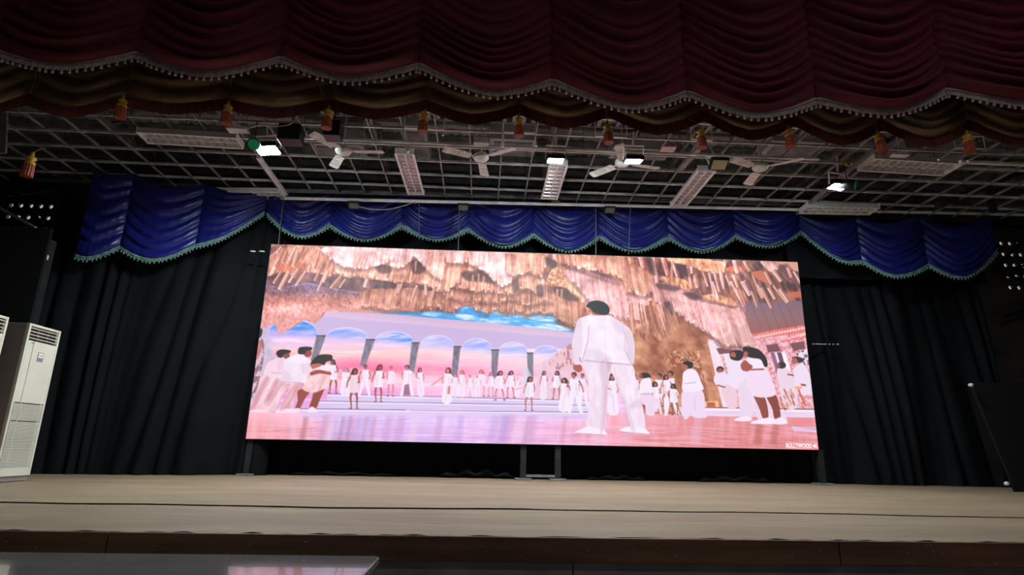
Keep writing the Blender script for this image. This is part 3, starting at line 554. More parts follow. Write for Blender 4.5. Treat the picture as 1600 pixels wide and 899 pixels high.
    for pts in [[(642, 414), (646, 401), (656, 410), (665, 420), (656, 429), (645, 425)], [(720, 427), (728, 423), (738, 424), (748, 421), (764, 432), (773, 443), (750, 441), (730, 439)], [(800, 442), (808, 436), (811, 452), (803, 458)], [(864, 449), (884, 451), (893, 458), (905, 470), (885, 469), (868, 459)],
                [(853, 402), (870, 410), (866, 419), (854, 416)], [(1024, 447), (1030, 442), (1062, 449), (1056, 455), (1034, 452)], [(1068, 458), (1086, 457), (1097, 466), (1080, 469)], [(1010, 404), (1020, 404), (1024, 430), (1014, 424)], [(1060, 412), (1074, 418), (1076, 432), (1062, 430)], [(838, 448), (846, 446), (850, 462), (842, 464)], [(586, 418), (600, 414), (612, 424), (596, 428)], [(1036, 476), (1044, 472), (1052, 486), (1044, 494)]]:
        s.sm(pts, (86, 60, 68), .72, 4)
    for (x, y0, y1, w) in [(739, 430, 448, 3.5), (748, 428, 452, 3), (756, 432, 452, 3), (871, 452, 466, 4), (878, 452, 470, 3), (1050, 410, 436, 4), (650, 408, 424, 3)]: s.line(x, y0, x-1, y1, w, (226, 164, 138), .9, 1.3, w*.6)
    # left hanging boards in front
    for i, (x0, y0, x1, y1, w) in enumerate(bars):
        c = [(226, 158, 138), (242, 188, 178), (210, 138, 114)][i % 3]
        s.line(x0, y0, x1, y1, w*1.1, c, .95); s.line(x0-w*.25, y0, x1-w*.25, y1, w*.4, (254, 218, 212), .6); s.line(x0+w*.45, y0, x1+w*.45, y1, w*.3, (130, 76, 74), .6)
    # group of thin stalactites above the brown wall
    for k in range(34):
        x = 982+s.rs.rand()*66; y = 470+s.rs.rand()*22; L = 14+30*s.rs.rand(); w = 2+2.5*s.rs.rand(); d = .1+(x-982)*.004
        s.line(x, y, x+L*d, y+L, w, [(222, 158, 132), (196, 128, 104), (244, 192, 176), (156, 94, 80)][k % 4], .85, 1, w*.5)
    s.fill([(1037, 474), (1048, 470), (1054, 486), (1046, 492)], dark, .6, 3)
    # --- steps and floor of the set
    fl = ramp(X+18*(s.fbm(X/30, Y/14, 501)-.5), [(384, (226, 142, 148)), (470, (222, 150, 168)), (520, (206, 168, 210)), (640, (202, 168, 222)), (760, (214, 170, 218)), (860, (222, 164, 202)), (960, (226, 150, 170)), (1040, (214, 132, 140)), (1160, (206, 122, 124)), (1280, (214, 126, 132))])
    st = s.fbm(X/60, (Y-.012*X)/1.7, 505, 2)
    fl = fl+((st-.5)*46*np.clip((Y-655)/20, .15, 1))[..., None]
    rf = s.fbm(X/7, Y/30, 511)
    fl = fl*(1-(.5*np.clip(rf-.42, 0, 1))[..., None])+np.array((255, 225, 255.))*(.5*np.clip(rf-.42, 0, 1))[..., None]
    fl += (np.clip(1-(Y-645)/26, 0, 1)*np.where(X < 930, 26, 8))[..., None]*np.array((.5, 1, 1.3))
    fy = lambda x: 641+.0085*(x-500)
    fl = fl*1.06+6
    s.fill([(380, 638), (450, 640), (930, 645), (1290, 652), (1290, 706), (380, 700)], fl, 1, 2)
    def band(x0, y0, x1, y1, h, c):
        s.fill([(x0, y0), (x1, y1), (x1, y1+h), (x0, y0+h)], c, 1, .9); s.line(x0, y0+1.5, x1, y1+1.5, 2.2, (252, 242, 255), .9); s.line(x0, y0, x1, y1, 1.1, (108, 92, 128), .9)
    stp = mix((214, 190, 236), (232, 212, 248), s.fbm(X/50, Y/3, 521))
    band(511, 616, 935, 627, 13, stp); band(494, 627, 930, 634.5, 13, stp); s.fill([(470, 639), (930, 645), (930, 656), (470, 654)], mix((214, 184, 230), (236, 214, 248), s.fbm(X/50, Y/2, 525)), .9, 3)
    s.line(470, 639, 634, 641, 1.1, (104, 88, 124)); s.line(640, 642.4, 920, 644.5, 1.1, (104, 88, 124)); s.line(470, 641, 930, 646.5, 2, (252, 240, 255), .8)
    s.fill([(1060, 636), (1272, 639), (1274, 653), (1066, 650)], mix((226, 190, 224), (250, 232, 252), s.fbm(X/60, Y/3, 527))); s.line(1066, 636.5, 1272, 640, 1.6, (112, 74, 84))
    s.line(1070, 639, 1274, 642.5, 2.4, (255, 244, 255)); s.fill([(1237, 666), (1276, 668), (1277, 676), (1240, 674)], (236, 206, 246), 1, 1.4); s.line(1238, 670.5, 1277, 672.5, 1, (206, 160, 196))
    for k in range(150):
        x = 384+890*s.rs.rand(); y = 658+44*s.rs.rand(); L = 30+70*s.rs.rand(); sl_ = (x-760)/3800
        cc = [(252, 206, 206), (188, 104, 112), (240, 180, 190)][k % 3] if (x < 500 or x > 880) else [(236, 206, 240), (190, 150, 206), (230, 180, 216)][k % 3]
        s.line(x, y, x+L, y+L*sl_+.8, .9+.8*(y-655)/45, cc, .38, 1.2)
    for k in range(26):
        x = 500+380*s.rs.rand(); s.fill([(x, 650), (x+6+9*s.rs.rand(), 650), (x+4, 690), (x-8, 692)], [(168, 148, 214), (244, 206, 236), (190, 130, 180)][k % 3], .3, 6)
    # reflections of legs in the floor
    for (x, w, c) in [(400, 8, (244, 190, 200)), (425, 9, (242, 186, 196)), (462, 7, (236, 196, 216)), (478, 7, (176, 110, 130)), (536, 4, (184, 128, 168)), (548, 4, (176, 120, 160)), (572, 5, (190, 150, 196)), (586, 4, (206, 130, 160)), (826, 4, (206, 150, 180)), (884, 5, (214, 150, 176)), (940, 22, (240, 196, 226)), (985, 18, (236, 180, 206)), (1092, 14, (232, 180, 200)), (1190, 10, (180, 100, 96)), (1215, 9, (182, 102, 98))]:
        s.fill([(x-w/2, 652), (x+w/2, 652), (x+w/2-6, 694), (x-w/2-8, 694)], c, .5, 5)
    # --- the crowd in white
    H0 = (58, 44, 52); SK = (150, 84, 74); W = (246, 232, 248); WS = (226, 200, 228); PW = (244, 212, 226)
    def fig(x, yt, yb, hair=H0, skin=SK, top=W, low=W, kind='dress', lean=0, a=1., w=1., longhair=True):
        h = yb-yt; r = s.rs.rand; sg = 1 if r() > .5 else -1; hip = (r()-.5)*.06; tw = .82+.2*r()
        def q(u, v): return (x+lean*(1-v)+(u*sg*tw*1.18+hip*math.sin(PI*min(1, v*1.3)))*h*w, yt+v*h)
        if longhair: s.sm([q(-.055, .02), q(0, -.01), q(.06, .03), q(.085, .14), q(.11, .26), q(.05, .2), q(-.05, .15), q(-.07, .1)], hair, a)
        else: s.ell(*q(0, .055), .058*h*w, .062*h, hair, a)
        s.ell(*q(-.012, .085), .038*h*w, .052*h, skin, a); s.line(*q(0, .13), *q(0, .18), .035*h, skin, a)
        st = .05+.05*r()
        if kind == 'trousers':
            s.fill([q(-.085, .46), q(.085, .46), q(st+.06, .97), q(st, .97), q(0, .6), q(-st, .97), q(-st-.06, .97)], low, a); s.line(*q(.01, .55), *q(-.01, .9), .03*h, WS, a*.6, 1.5)
            s.line(*q(-st-.07, .985), *q(-st, .985), 1.6, W, a); s.line(*q(st, .985), *q(st+.07, .985), 1.6, W, a)
        elif kind == 'short':
            s.limb([q(-.04, .52), q(-.05-st*.3, .74), q(-st-.01, .97)], [.062*h, .05*h, .026*h], skin, a); s.limb([q(.04, .52), q(.05+st*.6, .73), q(st, .97)], [.062*h, .05*h, .026*h], skin, a)
            s.line(*q(-st-.05, .985), *q(-st+.01, .985), 1.5, (120, 60, 66), a); s.line(*q(st-.01, .985), *q(st+.05, .985), 1.5, (120, 60, 66), a)
            s.sm([q(-.075, .36), q(.075, .36), q(.1, .58), q(0, .6), q(-.1, .58)], low, a)
        else:
            s.sm([q(-.065, .4), q(.065, .4), q(.1, .96), q(-.13, .96)], low, a); s.line(*q(.0, .5), *q(-.04, .95), .03*h, WS, a*.7, 1.5)
        m = r()
        s.limb([q(-.085, .2), q(-.13, .35), q(-.1 if m > .5 else -.02, .46 if m > .5 else .34)], [.04*h, .034*h, .026*h], skin, a)
        s.sm([q(-.085, .185), q(0, .165), q(.09, .19), q(.065, .4), q(.075, .5), q(-.075, .5), q(-.065, .4)], top, a)
        s.limb([q(.085, .2), q(.14, .34), q(.02 if m > .6 else .16, .38 if m > .6 else .48)], [.042*h, .034*h, .026*h], skin if m < .7 else top, a)
        s.line(*q(.03, .26), *q(.045, .55), .045*h, WS, a*.55, 1.6)
    pk = (236, 122, 150)
    fig(520, 562, 615, H0, SK, W, W, 'short', 0); fig(541, 575, 617, (196, 110, 140), (226, 150, 170), W, W, 'dress', 0, .9, 1.5)
    fig(569, 570, 620, (120, 60, 90), (170, 90, 100), W, W, 'trousers', 2, .95, 1.1, False); fig(553, 576, 639, (90, 34, 50), (164, 76, 72), PW, PW, 'short', 2)
    fig(610, 572, 620, (190, 80, 110), (224, 120, 130), W, W, 'short', 1, .9, 1., False); fig(591, 570, 629, (120, 34, 56), (186, 80, 86), W, W, 'short', 3)
    fig(636, 571, 619, (90, 46, 70), (206, 112, 124), W, W, 'trousers', 0, 1., 1.5, False); s.fill([(632, 602), (639, 600), (641, 618), (630, 618)], (150, 90, 126), .8, 1.5)
    fig(657, 575, 619, (130, 60, 90), (206, 120, 140), W, (246, 226, 248), 'dress', -1)
    fig(699, 575, 630, (120, 40, 60), (224, 140, 140), W, W, 'dress', 2, 1., 1.1); s.line(691, 590, 674, 603, 2.2, (226, 150, 160)); s.line(702, 604, 701, 616, 4, (206, 110, 100), .8, 1.5)
    for (x, y, c, k, l) in [(722, 579, (196, 90, 120), 'dress', True), (734, 586, (176, 110, 130), 'trousers', False), (752, 578, (206, 90, 110), 'short', True), (767, 582, (190, 90, 130), 'short', True), (712, 584, (160, 100, 130), 'dress', True), (745, 586, (226, 160, 190), 'dress', False), (809, 590, (210, 190, 210), 'dress', False)]:
        fig(x, y, 620, c, (228, 150, 170), W, (248, 228, 248), k, 0, .92, 1.1, l)
    fig(781, 580, 626, (90, 34, 60), (214, 120, 130), W, W, 'short', 1, 1., 1.2); fig(798, 580, 622, (80, 40, 64), (206, 116, 126), W, W, 'short', 1, 1., 1.1)
    fig(848, 580, 624, (80, 56, 70), (190, 110, 120), W, (248, 226, 240), 'dress', 2); fig(869, 580, 624, (84, 44, 60), (190, 100, 110), W, W, 'short', 2)
    fig(826, 589, 642, (70, 40, 44), (196, 112, 106), W, W, 'short', 2, 1., 1.05); s.line(820, 606, 803, 609, 2.2, (236, 190, 210))
    fig(882, 591, 643, (50, 34, 46), (200, 120, 116), W, W, 'dress', 0, 1., 1.1); fig(912, 584, 636, (120, 70, 80), (190, 110, 110), W, W, 'trousers', -2, 1., 1., False)
    fig(899, 582, 647, (70, 40, 44), (180, 96, 90), W, W, 'trousers', -2, 1., 1.15, False)
    for (x, yt, yb, kk, l, c) in [(992, 584, 646, 'dress', False, (226, 150, 150)), (1033, 584, 644, 'trousers', False, W), (1050, 580, 650, 'trousers', False, W), (1042, 586, 636, 'short', True, (240, 190, 190)), (957, 585, 648, 'dress', True, W)]:
        fig(x, yt, yb, H0, (186, 106, 96), W, c if c != W else W, kk, -2, 1., 1.15, l)
    fig(1025, 597, 647, H0, (180, 100, 90), W, (240, 214, 236), 'trousers', -2, 1., 1.2); fig(1055, 600, 649, H0, SK, W, W, 'short', -3, 1., 1.1)
    c6 = crop(980, 530, 4.994)
    s.sm(c6((95, 300), (110, 265), (160, 265), (185, 290), (175, 310), (130, 305)), (52, 42, 50)); s.ell(*c6((105, 285))[0], 2.6, 4, SK)
    s.sm(c6((110, 325), (150, 305), (185, 315), (190, 430), (105, 435), (95, 380)), W); s.sm(c6((105, 430), (190, 425), (215, 585), (150, 590), (140, 520), (110, 500)), (240, 214, 238)); s.line(*c6((108, 430))[0], *c6((185, 430))[0], 1, (140, 110, 140), .7)
    # man in profile, right
    s.sm(c6((432, 405), (585, 405), (610, 560), (618, 612), (520, 612), (500, 560), (480, 612), (440, 612)), (240, 216, 242)); s.sm(c6((440, 260), (490, 232), (540, 250), (575, 330), (588, 400), (440, 408), (432, 320)), W)
    s.line(*c6((445, 350))[0], *c6((540, 338))[0], 1.3, (206, 176, 206)); s.ell(*c6((445, 210))[0], 4.4, 6, (176, 104, 90)); s.sm(c6((430, 190), (470, 172), (512, 190), (510, 225), (480, 228), (465, 205)), (46, 36, 42))
    s.line(*c6((525, 450))[0], *c6((530, 560))[0], 1, (212, 182, 214), .8)
    # group at the far right
    s.ell(*c6((725, 238))[0], 6, 5, (54, 38, 44)); s.ell(*c6((725, 248))[0], 4.2, 4, (170, 90, 84)); s.sm(c6((690, 275), (770, 265), (790, 350), (750, 385), (680, 340)), (240, 222, 242)); s.sm(c6((735, 390), (830, 360), (860, 520), (790, 540)), (240, 204, 220)); s.line(*c6((705, 360))[0], *c6((765, 378))[0], 2.2, (160, 84, 78))
    s.sm(c6((770, 300), (850, 165), (905, 175), (930, 260), (905, 360), (850, 392), (775, 340)), (240, 224, 246)); s.sm(c6((880, 350), (1000, 340), (980, 600), (900, 612), (870, 480)), (238, 214, 238)); s.sm(c6((840, 625), (900, 605), (960, 610), (960, 640), (850, 640)), (250, 232, 250))
    s.sm(c6((800, 110), (830, 88), (890, 90), (910, 120), (890, 160), (850, 170), (806, 150)), (50, 38, 44)); s.ell(*c6((826, 128))[0], 4.6, 5.4, (178, 96, 84)); s.sm(c6((805, 140), (840, 145), (850, 160), (815, 160)), (50, 38, 42))
    s.sm(c6((960, 440), (1110, 430), (1200, 560), (1240, 640), (1040, 640), (1000, 560)), (242, 216, 238), .9)
    s.sm(c6((985, 430), (1060, 435), (1095, 530), (1100, 615), (1060, 620), (1030, 540)), (150, 78, 68)); s.sm(c6((1085, 440), (1160, 440), (1190, 540), (1195, 615), (1150, 620), (1130, 540)), (142, 72, 64))
    s.sm(c6((965, 650), (1040, 625), (1130, 615), (1140, 662), (1000, 662)), (252, 234, 250)); s.sm(c6((1140, 640), (1200, 610), (1248, 640), (1235, 665), (1140, 664)), (250, 230, 248))
    s.sm(c6((940, 250), (1075, 235), (1130, 320), (1150, 440), (985, 445), (930, 330)), (244, 220, 242)); s.sm(c6((920, 160), (1000, 145), (1070, 165), (1078, 240), (960, 250), (900, 220)), W)
    s.line(*c6((965, 240))[0], *c6((1068, 236))[0], 2.6, (160, 84, 76)); s.sm(c6((905, 65), (960, 65), (1030, 85), (1085, 150), (1095, 210), (1070, 215), (1040, 160), (960, 145), (910, 115)), (46, 40, 46))
    s.sm(c6((885, 200), (920, 165), (950, 190), (980, 215), (950, 250), (900, 245)), (170, 88, 74)); s.ell(*c6((925, 120))[0], 3.4, 5, (176, 98, 86))
    s.sm(c6((1170, 240), (1210, 215), (1290, 280), (1330, 520), (1230, 530), (1180, 330)), (238, 212, 232)); s.ell(*c6((1205, 205))[0], 7, 5.4, (60, 48, 54)); s.ell(*c6((1180, 210))[0], 2.6, 4, SK)
    s.sm(c6((1300, 230), (1350, 195), (1400, 220), (1435, 330), (1440, 440), (1330, 420), (1300, 300)), (240, 222, 242)); s.sm(c6((1285, 150), (1330, 138), (1375, 155), (1370, 180), (1330, 185)), (70, 54, 60)); s.ell(*c6((1305, 172))[0], 5, 5, (176, 104, 96))
    s.line(*c6((1250, 275))[0], *c6((1300, 285))[0], 2.6, (160, 88, 80)); s.line(*c6((1355, 355))[0], *c6((1395, 362))[0], 3, (150, 84, 76))
    for k in range(46):
        x, y = c6((1175+125*s.rs.rand(), 385+145*s.rs.rand()))[0]; s.line(x, y, x+3, y+7, 1.8, [(250, 180, 140), (206, 96, 80), (150, 60, 56), (255, 220, 200)][k % 4], .7)
    s.fill(c6((1305, 370), (1370, 370), (1350, 395), (1320, 395)), (250, 170, 110)); s.line(*c6((1335, 395))[0], *c6((1390, 520))[0], 3, (216, 110, 84)); s.fill(c6((1380, 440), (1452, 430), (1462, 535), (1400, 535)), pv, .8)
    # man in a white suit, back to the viewer
    cm = crop(880, 460, 3.907)
    tr = ramp(s.fbm(X/5, Y/18, 601)+.0*X, [(.25, (238, 214, 234)), (.55, (246, 226, 244)), (.8, (252, 236, 251))])
    jk = ramp(s.fbm(X/14, Y/18, 611), [(.25, (242, 222, 240)), (.5, (249, 233, 248)), (.8, (254, 243, 254))])
    s.sm(cm((125, 405), (285, 410), (272, 560), (262, 700), (250, 835), (145, 825), (160, 640), (140, 500)), tr, 1, 1, 4); s.sm(cm((280, 410), (415, 425), (445, 520), (475, 640), (502, 828), (422, 825), (370, 660), (315, 520)), tr, 1, 1, 4)
    s.fill(cm((262, 412), (300, 412), (285, 470), (276, 470)), (206, 160, 170), .7, 3); s.line(*cm((262, 560))[0], *cm((250, 820))[0], 1.6, (210, 172, 196), .7, 2)
    s.sm(cm((72, 845), (110, 825), (150, 808), (240, 828), (264, 850), (258, 862), (150, 852)), (250, 236, 252)); s.line(*cm((80, 850))[0], *cm((258, 861))[0], 1, (180, 130, 140), .8); s.sm(cm((345, 832), (400, 808), (480, 815), (522, 840), (520, 855), (430, 850)), (250, 236, 252)); s.line(*cm((350, 840))[0], *cm((520, 856))[0], 1, (180, 130, 140), .8)
    s.sm(cm((62, 440), (90, 425), (112, 440), (115, 465), (95, 478), (66, 462)), (176, 84, 74))
    s.sm(cm((200, 122), (150, 130), (95, 150), (78, 190), (65, 250), (54, 300), (62, 370), (70, 428), (112, 424), (126, 404), (200, 408), (270, 412), (345, 420), (420, 432), (434, 380), (436, 320), (425, 250), (400, 205), (350, 170), (290, 132), (245, 122)), jk, 1, 1, 3)
    for pts, al in [([(70, 200), (110, 150), (120, 300), (100, 410), (70, 420), (56, 300)], .35), ([(390, 220), (425, 250), (434, 380), (418, 428), (385, 350)], .45), ([(150, 330), (250, 360), (300, 400), (200, 405), (130, 398)], .3), ([(290, 140), (380, 190), (390, 240), (320, 220)], .3)]:
        s.sm(cm(*pts), (208, 176, 206), al, 4)
    for pts, al in [([(225, 420), (285, 412), (268, 620), (245, 825), (225, 825), (240, 600)], .5), ([(300, 420), (330, 520), (390, 680), (440, 820), (415, 825), (360, 660)], .4), ([(130, 420), (150, 500), (160, 560), (140, 540)], .3), ([(440, 650), (475, 640), (480, 690), (400, 690)], .35)]:
        s.sm(cm(*pts), (212, 172, 198), al, 4)
    for (a, b, c, d, w, al) in [(160, 190, 150, 290, 1.5, .6), (150, 290, 112, 420, 1.6, .7), (380, 240, 372, 330, 1.4, .5), (372, 330, 420, 430, 1.4, .5), (126, 404, 420, 432, 1.6, .8), (250, 130, 262, 400, 1, .25), (360, 190, 395, 300, 1.2, .35)]:
        s.line(*cm((a, b))[0], *cm((c, d))[0], w, (186, 150, 176), al, 1.4)
    s.line(*cm((102, 385))[0], *cm((106, 412))[0], 1.2, (70, 50, 60), .8)
    s.ell(*cm((165, 98))[0], 2.6, 4.4, (206, 120, 104)); s.sm(cm((180, 108), (265, 110), (268, 128), (185, 128)), (196, 112, 98)); s.sm(cm((140, 75), (160, 48), (205, 38), (255, 52), (282, 85), (275, 122), (230, 124), (185, 112), (165, 88)), (38, 36, 44), 1, 1, 5)
    # couple and woman at the left edge
    cl = crop(380, 535, 7.49)
    ctr = ramp(s.fbm(U/4, Y/20, 621), [(.25, (226, 160, 178)), (.55, (244, 200, 212)), (.8, (252, 226, 236))])
    s.sm(cl((215, 400), (450, 410), (420, 560), (330, 660), (270, 800), (70, 810), (80, 740), (160, 600)), ctr, 1, 1, 4); s.sm(cl((425, 180), (490, 200), (480, 300), (460, 380), (440, 415), (250, 400), (262, 290), (310, 225)), (246, 214, 232), 1, 1, 4)
    s.line(*cl((330, 355))[0], *cl((460, 365))[0], 2, (222, 178, 204), .8); s.ell(*cl((505, 155))[0], 5.4, 5.4, (140, 76, 74)); s.sm(cl((385, 130), (410, 95), (470, 84), (555, 98), (545, 125), (480, 140), (455, 180), (410, 175)), (48, 38, 44), 1, 1, 4)
    s.sm(cl((440, 475), (560, 480), (500, 590), (420, 700), (390, 820), (265, 815), (320, 680), (400, 580)), ctr, 1, 1, 4); s.sm(cl((560, 480), (705, 480), (680, 560), (600, 690), (560, 800), (395, 820), (440, 740), (520, 590)), ctr, 1, 1, 4)
    s.sm(cl((390, 800), (480, 780), (620, 785), (630, 820), (400, 828)), (250, 226, 238)); s.sm(cl((80, 800), (180, 785), (270, 800), (250, 822), (90, 815)), (250, 220, 232))
    s.sm(cl((645, 140), (720, 155), (790, 210), (802, 300), (785, 380), (745, 390), (715, 485), (410, 460), (465, 340), (480, 240), (500, 195)), jk, 1, 1, 4); s.line(*cl((685, 250))[0], *cl((710, 370))[0], 1.3, (206, 172, 206), .7); s.line(*cl((415, 460))[0], *cl((715, 483))[0], 1.2, (196, 150, 170), .7)
    for pts, al in [([(440, 475), (480, 480), (400, 590), (300, 740), (285, 720), (380, 580)], .5), ([(540, 560), (640, 520), (560, 700), (470, 800), (430, 780)], .35), ([(600, 490), (700, 490), (640, 640), (590, 700)], .4), ([(250, 420), (300, 430), (200, 620), (110, 780), (90, 760)], .5), ([(360, 470), (430, 440), (330, 640), (250, 700)], .5)]:
        s.sm(cl(*pts), (206, 134, 150), al, 4)
    for pts, al in [([(480, 330), (560, 400), (540, 460), (430, 455)], .3), ([(700, 260), (780, 250), (790, 360), (720, 370)], .3), ([(420, 190), (470, 230), (440, 330), (400, 300)], .3)]:
        s.sm(cl(*pts), (220, 176, 208), al, 4)
    s.ell(*cl((755, 125))[0], 6.4, 7, (150, 76, 70)); s.sm(cl((640, 100), (660, 62), (740, 52), (805, 62), (800, 90), (740, 105), (720, 140), (650, 138)), (48, 36, 42), 1, 1, 4)
    c4 = crop(380, 530, 4.993)
    s.sm(c4((560, 400), (640, 360), (600, 470), (565, 545), (515, 545), (535, 470)), (150, 70, 64)); s.sm(c4((430, 400), (530, 390), (480, 470), (440, 545), (405, 545), (425, 480)), (158, 76, 70)); s.sm(c4((500, 570), (530, 530), (560, 540), (580, 570)), (250, 228, 240)); s.sm(c4((370, 560), (420, 540), (440, 545), (430, 568)), (250, 226, 238))
    s.sm(c4((520, 275), (665, 270), (668, 360), (620, 395), (540, 420), (462, 390), (500, 320)), ramp(s.fbm(U/4, Y/9, 631), [(.25, (236, 170, 178)), (.6, (250, 212, 218))]), 1, 1, 4); s.sm(c4((525, 260), (590, 240), (680, 262), (680, 280), (600, 270), (530, 285)), (164, 78, 66)); s.sm(c4((520, 195), (590, 188), (610, 210), (550, 235)), (196, 108, 82)); s.sm(c4((540, 240), (600, 215), (650, 190), (690, 215), (680, 252), (600, 240)), (248, 226, 240))
    s.sm(c4((525, 195), (555, 150), (600, 122), (690, 125), (690, 165), (650, 178), (630, 205), (590, 190)), (52, 38, 46), 1, 1, 4)
    return np.clip(s.img, 0, 255)
# ---------------------------------------------------------------- LED wall
SY = 10.6
SX0, SX1, SZ0, SZ1 = -3.967, 5.988, .595, 4.080
led = thing('led_video_wall', 'wide bright LED video wall showing a crowd in white inside a pink stone cave, standing at the back of the stage', 'screen', ((SX0+SX1)/2, SY, 0))
def rel(root, p): return Vector(p)-root.location
def display():
    nx, nz = 980, 342
    xs = np.linspace(SX0, SX1, nx+1); zs = np.linspace(SZ1, SZ0, nz+1)
    Xg, Zg = np.meshgrid(xs, zs); P = np.stack([Xg, np.full_like(Xg, SY), Zg], -1)
    PX, PY = project(P)
    img = paint_show(PX, PY)/255.
    lin = np.where(img <= .04045, img/12.92, ((img+.055)/1.055)**2.4)
    me = bpy.data.meshes.new('display'); nv = (nx+1)*(nz+1)
    P = P-np.array(led.location)
    me.vertices.add(nv); me.vertices.foreach_set('co', P.reshape(-1).astype(np.float32))
    i = np.arange(nx*nz); r = i//nx; c = i % nx; a = r*(nx+1)+c
    quads = np.stack([a, a+nx+1, a+nx+2, a+1], 1).reshape(-1)
    me.loops.add(len(quads)); me.loops.foreach_set('vertex_index', quads.astype(np.int32))
    me.polygons.add(nx*nz); me.polygons.foreach_set('loop_start', (i*4).astype(np.int32)); me.polygons.foreach_set('loop_total', np.full(nx*nz, 4, np.int32))
    me.update(calc_edges=True); me.validate()
    ca = me.color_attributes.new('picture', 'FLOAT_COLOR', 'POINT')
    ca.data.foreach_set('color', np.concatenate([lin, np.ones(lin.shape[:2]+(1,))], -1).reshape(-1).astype(np.float32))
    m = bpy.data.materials.new('lit_led_picture'); m.use_nodes = True; nt = m.node_tree; b = nt.nodes['Principled BSDF']
    vc = nt.nodes.new('ShaderNodeVertexColor'); vc.layer_name = 'picture'
    b.inputs['Base Color'].default_value = (.01, .01, .01, 1); b.inputs['Roughness'].default_value = .6; b.inputs['Emission Strength'].default_value = SCREEN_L
    nt.links.new(vc.outputs['Color'], b.inputs['Emission Color']); me.materials.append(m)
    return link('display', me, led)
display()
MB().span(rel(led, (SX0-.012, SY+.004, SZ0-.012)), rel(led, (SX1+.012, SY+.14, SZ1+.012))).build('cabinet', M['black'], led)
for px in (386, 817, 871, 1283):
    x = at(px, 745, SY+.12).x; g = MB()
    g.span((x-.05-led.location.x, .05, .012), (x+.05-led.location.x, .15, SZ0)); g.build('leg', M['darksteel'], led)
    MB().span((x-.14-led.location.x, -.02, 0.004), (x+.14-led.location.x, .22, .03)).build('foot_plate', M['steel'], led)
xa, xb = at(817, 745, SY+.12).x-led.location.x, at(871, 745, SY+.12).x-led.location.x
MB().span((xa, .07, .05), (xb, .11, .09)).build('cross_bar', M['steel'], led)
def words(name, text, root, loc, size, m, sx=1., rot=(PI/2, 0, 0), align='LEFT'):
    c = bpy.data.curves.new(name, 'FONT'); c.body = text; c.size = size; c.align_x = align; c.extrude = .0004
    o = bpy.data.objects.new(name, c); dg = bpy.context.evaluated_depsgraph_get(); COL.objects.link(o); dg.update()
    me = bpy.data.meshes.new_from_object(o.evaluated_get(dg)); COL.objects.unlink(o); bpy.data.objects.remove(o)
    me.materials.clear(); me.materials.append(m)
    t = link(name, me, root, loc=loc); t.rotation_euler = rot; t.scale = (sx, 1, 1); return t
M['caption'] = mat('lit_white_caption', (.8, .8, .8), .5, emit=((1, .93, .97), .95))
p = at(1228, 699.5, SY); words('caption', 'BOLLYWOOD 4K', led, rel(led, (p.x, SY-.004, p.z)), .105, M['caption'], .70)

# ---------------------------------------------------------------- cloth
def drape(name, pts, top, folds, amp, m, root, seed, base=lambda x: 0, nu=26, per=9, curve=1.9, seam_amp=.25, billow=1., deep=.6):
    """one swag: pts = (left peak, low point, right peak) of the lower edge, gathered along both sides"""
    R = random.Random(seed); L, Lo, Rt = pts
    uc = (Lo.x-L.x)/(Rt.x-L.x)
    def shape(u):
        w = u/uc*.5 if u < uc else .5+(u-uc)/(1-uc)*.5
        return 1-abs(2*w-1)**curve
    d = (L.z+(Rt.z-L.z)*uc)-Lo.z
    cut = [0.]
    for k in range(folds): cut.append(cut[-1]+(R.uniform(.6, 1.4) if k < folds-1 else 1.5))
    cut = [c/cut[-1] for c in cut]; hs = [R.uniform(.55, 1.25) for _ in cut]; dr = [R.uniform(-.5, .5) for _ in cut]
    nv = folds*per
    def fn(u, v):
        k = max(i for i in range(folds) if cut[i] <= v+1e-9); t = (v-cut[k])/(cut[k+1]-cut[k])
        sh = shape(u); x = L.x+(Rt.x-L.x)*u; zt = L.z+(Rt.z-L.z)*u
        z = top+(zt-top)*v - d*(.75+.25*v+deep*math.sin(PI*min(1., v*1.0))**.7)*sh - dr[k]*.04*math.sin(u*2*PI)*math.sin(PI*t)
        prof = math.sin(PI*t)**.65*(.35+.65*t)          # a fold bulges low and tucks under
        mid = math.sin(PI*u)**.55
        env = (seam_amp+(1-seam_amp)*mid)*hs[k]*(1+.5*dr[k]*math.cos(PI*u))
        y = base(x)-amp*prof*env-amp*billow*1.1*mid-.004*math.sin(u*40+k)
        return Vector((x, y+L.y, z))
    mb = MB().grid(fn, nu, nv)
    o = mb.build(name, m, root, True)
    edge = [fn(i/80, 1.) for i in range(81)]
    return o, edge
